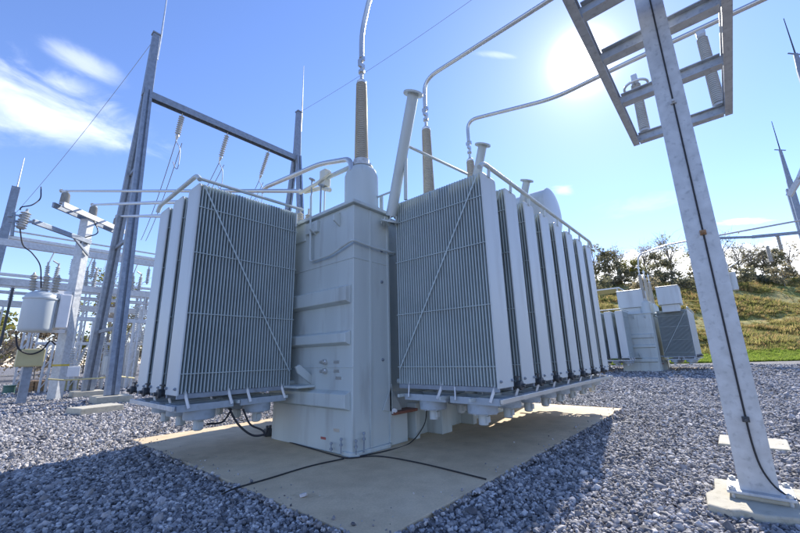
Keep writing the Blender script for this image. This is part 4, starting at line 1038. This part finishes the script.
# ------------------------------------------------------------------ right side: masts, far gantry, equipment
for k, (foot, elbow, arm, tip, D, lab) in enumerate((((799, 300), (789, 180), (775, 146), (766, 112), 34, 'dark lightning mast at the right edge over the hilltop trees'), ((850, 250), (800, 68), (793, 51), (779, 6), 26, 'dark lightning mast tip in the top right corner'))):
    e_ = AD(*elbow, D); base = Vector((e_.x, e_.y, 0)); top = AD(*tip, D); ar_ = AD(*arm, D)
    hx = base
    z2 = ar_.z; z3 = top.z
    lm = empty('lightning_mast', base); tag(lm, lab, 'mast', 'lightning masts'); o_ = base
    b = MB(); b.bar(hx, hx + Vector((0, 0, e_.z)), .5, .5, (0, 1, 0), .38, .38); b.bar(hx + Vector((0, 0, e_.z)), hx + Vector((0, 0, z2)), .34, .34, (0, 1, 0), .2, .2); o = b.build('mast_pole', 'galvblue', lm, bevel=.02); o.location = -o_
    b = MB(); b.bar(hx + Vector((-.45, .4, z2)), hx + Vector((.45, -.4, z2)), .07, .07); o = b.build('cross_piece', 'galvblue', lm); o.location = -o_
    b = MB(); b.tube([hx + Vector((0, 0, z2)), hx + Vector((0, 0, z3))], [.05, .025], 6); o = b.build('spike', 'dark', lm); o.location = -o_
fg = empty('far_gantry', AD(790, 345, 36) * 1.0); o_ = Vector(fg.location)
tag(fg, 'far steel gantry beam and column in front of the hilltop trees at right', 'gantry')
e_ = AD(797, 245, 36)
b = MB(); b.bar((e_.x + .3, e_.y - .6, 0), (e_.x + .3, e_.y - .6, 17), .5, .5, (0, 1, 0)); o = b.build('column', 'galvblue', fg); o.location = -o_
b = MB(); p_ = AD(752, 237, 36); b.bar((p_.x, p_.y, p_.z), Vector((e_.x + .6, e_.y - 3, p_.z + .2)), .2, .28); b.bar(p_, p_ + Vector((-3.4, 3.1, -.2)), .2, .2); o = b.build('beam', 'galvblue', fg); o.location = -o_
b = MB(); b.bar(AD(800, 178, 30), AD(812, 150, 28), .35, .35); b.bar(AD(800, 178, 30), AD(789, 196, 30.5), .35, .35); o = b.build('knee_brace', 'galv', fg); o.location = -o_
for k, (x, y) in enumerate(((777, 234), (767, 246))):
    c = AD(x, y, 36); b = MB(); b.lathe(sheds(-1.6, 0, .12, .11, .14, .07), c, n=12); o = b.build('insulator', 'porc', fg, smooth=True); o.location = -o_
pe = empty('pole_equipment', AD(732, 330, 38)); o_ = Vector(pe.location)
c = AD(728, 282, 38); g0 = Vector((c.x, c.y, 0))
tag(pe, 'grey equipment box on a slim pole just right of the big post', 'pole box')
b = MB(); b.bar(g0, AD(722, 250, 38) * 1.0, .25, .25, (0, 1, 0)); o = b.build('pole', 'galv', pe); o.location = -o_
b = MB(); b.box(c.x - .5, c.y - .7, c.z - .9, c.x + .5, c.y + .7, c.z + .9); o = b.build('box', 'panel', pe, bevel=.05); o.location = -o_
b = MB(); b.bar(AD(728, 268, 38), AD(715, 240, 38), .15, .15); b.bar(AD(728, 268, 38), AD(737, 262, 38), .1, .1); o = b.build('arm', 'galv', pe); o.location = -o_

# open shelter left of the far boxes
c = AD(607, 300, 60); c0 = Vector((c.x, c.y, 0)); sh = empty('open_shelter', c0); tag(sh, 'pale flat roof of an open shelter beside the last radiator panel', 'shelter')
b = MB(); b.box(c.x - 2.5, c.y - 2.4, c.z + 1.3, c.x + 2.5, c.y + 2.2, c.z + 1.5); o = b.build('roof', 'white', sh); o.location = -c0
for sx in (-2.2, 2.2):
    for sy in (-2.1, 1.9):
        b = MB(); b.box(c.x + sx - .1, c.y + sy - .1, 0, c.x + sx + .1, c.y + sy + .1, c.z + 1.3); o = b.build('column', 'galv', sh); o.location = -c0

# ------------------------------------------------------------------ trees
def tree(name, base, height, crown_r, mat, label, group, leaves=2600, leaf=.22, clumps=14, sparse=False, seed=0, trunk_r=None, low=.25):
    r = np.random.default_rng(seed); rd = random.Random(seed)
    base = Vector(base); t = empty(name, base); tag(t, label, 'tree' if 'tree' in name else 'bush', group)
    b = MB(); tr_ = trunk_r or height * .022
    top = Vector((rd.uniform(-.3, .3), rd.uniform(-.3, .3), height * .8))
    b.tube([(0, 0, -.5), top * .4, top], [tr_, tr_ * .7, tr_ * .2], 7)
    cs = []
    for k in range(clumps):
        a = rd.uniform(0, 6.28); z = height * rd.uniform(low + .08, .97); prof = math.sin(math.pi * min(.95, max(.08, (z / height - low * .6) / (1.05 - low * .6)))) ** .6
        q = Vector((math.cos(a) * crown_r * prof * rd.uniform(.35, 1), math.sin(a) * crown_r * prof * rd.uniform(.35, 1), z))
        cs.append(q)
        s0 = top * max(.15, min(.9, (z / height) * .75))
        b.tube([s0, s0.lerp(q, .55) + Vector((0, 0, height * .03)), q], [tr_ * .4, tr_ * .24, tr_ * .08], 5)
        if sparse:
            for j in range(9):
                e = q + Vector((rd.gauss(0, 1), rd.gauss(0, 1), rd.gauss(.5, .8))) * crown_r * .33
                b.tube([s0.lerp(q, .7), q.lerp(e, .5), e], [tr_ * .13, tr_ * .08, tr_ * .04], 4)
    o = b.build('trunk', 'bark', t); 
    o.location = (0, 0, 0)
    C = np.array(cs); n = leaves
    idx = r.integers(0, len(C), n); cr = crown_r * (.34 if not sparse else .38) * r.uniform(.6, 1.25, len(C))
    dirs = r.normal(size=(n, 3)); dirs /= np.linalg.norm(dirs, axis=1)[:, None]
    pos = C[idx] + dirs * (cr[idx] * r.uniform(.25, 1, n) ** .5)[:, None] * np.array([1, 1, .75])
    u = r.normal(size=(n, 3)); u /= np.linalg.norm(u, axis=1)[:, None]; v = np.cross(u, r.normal(size=(n, 3))); v /= np.linalg.norm(v, axis=1)[:, None]
    s = leaf * r.uniform(.5, 1.3, n)[:, None]
    quad = np.stack([pos - u * s, pos + v * s * .55, pos + u * s, pos - v * s * .55], 1).reshape(-1, 3)
    me = bpy.data.meshes.new('crown'); me.vertices.add(4 * n); me.vertices.foreach_set('co', quad.astype(np.float32).ravel())
    me.loops.add(4 * n); me.loops.foreach_set('vertex_index', np.arange(4 * n, dtype=np.int32)); me.polygons.add(n)
    me.polygons.foreach_set('loop_start', np.arange(0, 4 * n, 4, dtype=np.int32)); me.polygons.foreach_set('loop_total', np.full(n, 4, np.int32)); me.update(); me.validate()
    me.materials.append(MT[mat]); c = bpy.data.objects.new('crown', me); COL.objects.link(c); c.parent = t
    return t
def hill_px(px, d):
    """a place on the hill at forward distance d under picture column px"""
    l = (px - 400) / F_PX * d * .985
    return on_hill(d, l)
specs = [  # px, distance, height, crown radius, kind, sparse
    (603, 118, 13.5, 4.8, 'leaf_dark', 0), (617, 115, 9.8, 4.2, 'leaf_dark', 0), (628, 119, 12.8, 4.5, 'leaf_mid', 1), (641, 116, 9.0, 4.5, 'leaf_yellow', 0),
    (655, 118, 12.8, 5.1, 'leaf_mid', 1), (668, 116, 10.5, 4.5, 'leaf_dark', 0), (681, 121, 15.8, 5.7, 'leaf_yellow', 1), (712, 117, 13.5, 5.1, 'leaf_yellow', 1),
    (735, 119, 17.2, 6.6, 'leaf_mid', 1), (752, 117, 12.0, 4.5, 'leaf_dark', 1), (766, 116, 12.3, 4.8, 'leaf_mid', 1), (779, 115, 11.4, 4.3, 'leaf_dark', 1), (789, 114, 10.5, 3.9, 'leaf_dark', 0), (806, 116, 12.0, 4.8, 'leaf_mid', 1), (835, 117, 13.5, 5.1, 'leaf_mid', 0)]
hl = ['dark dense tree on the hilltop beside the last radiator panel', 'dark low tree on the hilltop above the far pale boxes', 'sparse tree on the hilltop left of the far bus pipe', 'yellow-green bushy tree behind the far bushings', 'bare-branched tree on the hilltop against the white roof', 'dark dense tree on the hilltop right of the far bushings', 'sparse yellow-green tree left of the big post', 'sparse yellow-green tree just right of the big post', 'tallest bare-branched tree on the hilltop right of the big post', 'thin dark tree below the far gantry beam, nearest the tallest one', 'sparse mid-green tree below the far gantry beam', 'thin dark tree below the far gantry beam, near its column', 'dark dense tree at the foot of the right lightning mast', 'sparse tree at the right edge behind the lightning mast', 'dense tree beyond the right edge of the hilltop']
for k, (px, d, hh, cr, m, sp) in enumerate(specs):
    if px > 815: continue
    tree('hilltop_tree', hill_px(px, d), hh, cr, m, hl[k], 'trees on the hilltop', leaves=420 if sp else 1500, leaf=.32, clumps=18, sparse=bool(sp), seed=k + 1, low=.3)
for k in range(22):                                   # bushes along the brow and on the slope
    px = 602 + k * 9.6; d = 110 + 5 * math.sin(k * 1.9) - (0 if k % 5 else 13)
    tree('hill_bush', hill_px(px, d), 4.6 + 1.5 * math.sin(k * 2.3), 3.2 + .8 * math.cos(k * 1.3), ['leaf_dark', 'leaf_dark', 'leaf_mid'][k % 3], 'green bush in the hedge-like row along the brow of the hill', 'bushes on the hill', leaves=800, leaf=.33, clumps=14, seed=50 + k, low=.05)
# trees beyond the yard at left
for k in range(9):
    tree('distant_tree', (-4 + k * 6.5, 96 + 5 * math.sin(k * 2.1), 0), 8.5 + 2.5 * math.sin(k * 1.7), 5.2, ['leaf_mid', 'leaf_yellow', 'leaf_brown'][k % 3], 'distant tree in the low tree line on the horizon at the left edge', 'distant trees', leaves=1500, leaf=.4, clumps=16, seed=300 + k, low=.05)
for k, (x, y, h_, cr, m) in enumerate(((2, 62, 5.5, 3.5, 'leaf_brown'), (6, 66, 4.6, 3.5, 'leaf_brown'), (11.5, 60, 13.5, 4.5, 'leaf_yellow'), (15, 63, 9.5, 4.5, 'leaf_mid'), (20, 62, 11, 5, 'leaf_yellow'), (25, 66, 11, 5, 'leaf_mid'), (-2, 64, 5.6, 3.5, 'leaf_brown'))):
    tree('yard_tree', (x, y, 0), h_, cr, m, ['brown leafless-looking tree beyond the yard behind the tan cabinet', 'brown low tree beyond the yard behind the timber stack', 'yellow-green tree beyond the yard behind the square stand post', 'mid-green tree beyond the yard between the gantry legs', 'yellow-green tree beyond the yard right of the gantry legs', 'mid-green tree beyond the yard closest to the left radiators', 'brown tree beyond the yard at the left edge'][k], 'trees beyond the yard', leaves=500 if m == 'leaf_brown' else 1200, leaf=.2, clumps=20, sparse=True, seed=200 + k, low=.1)
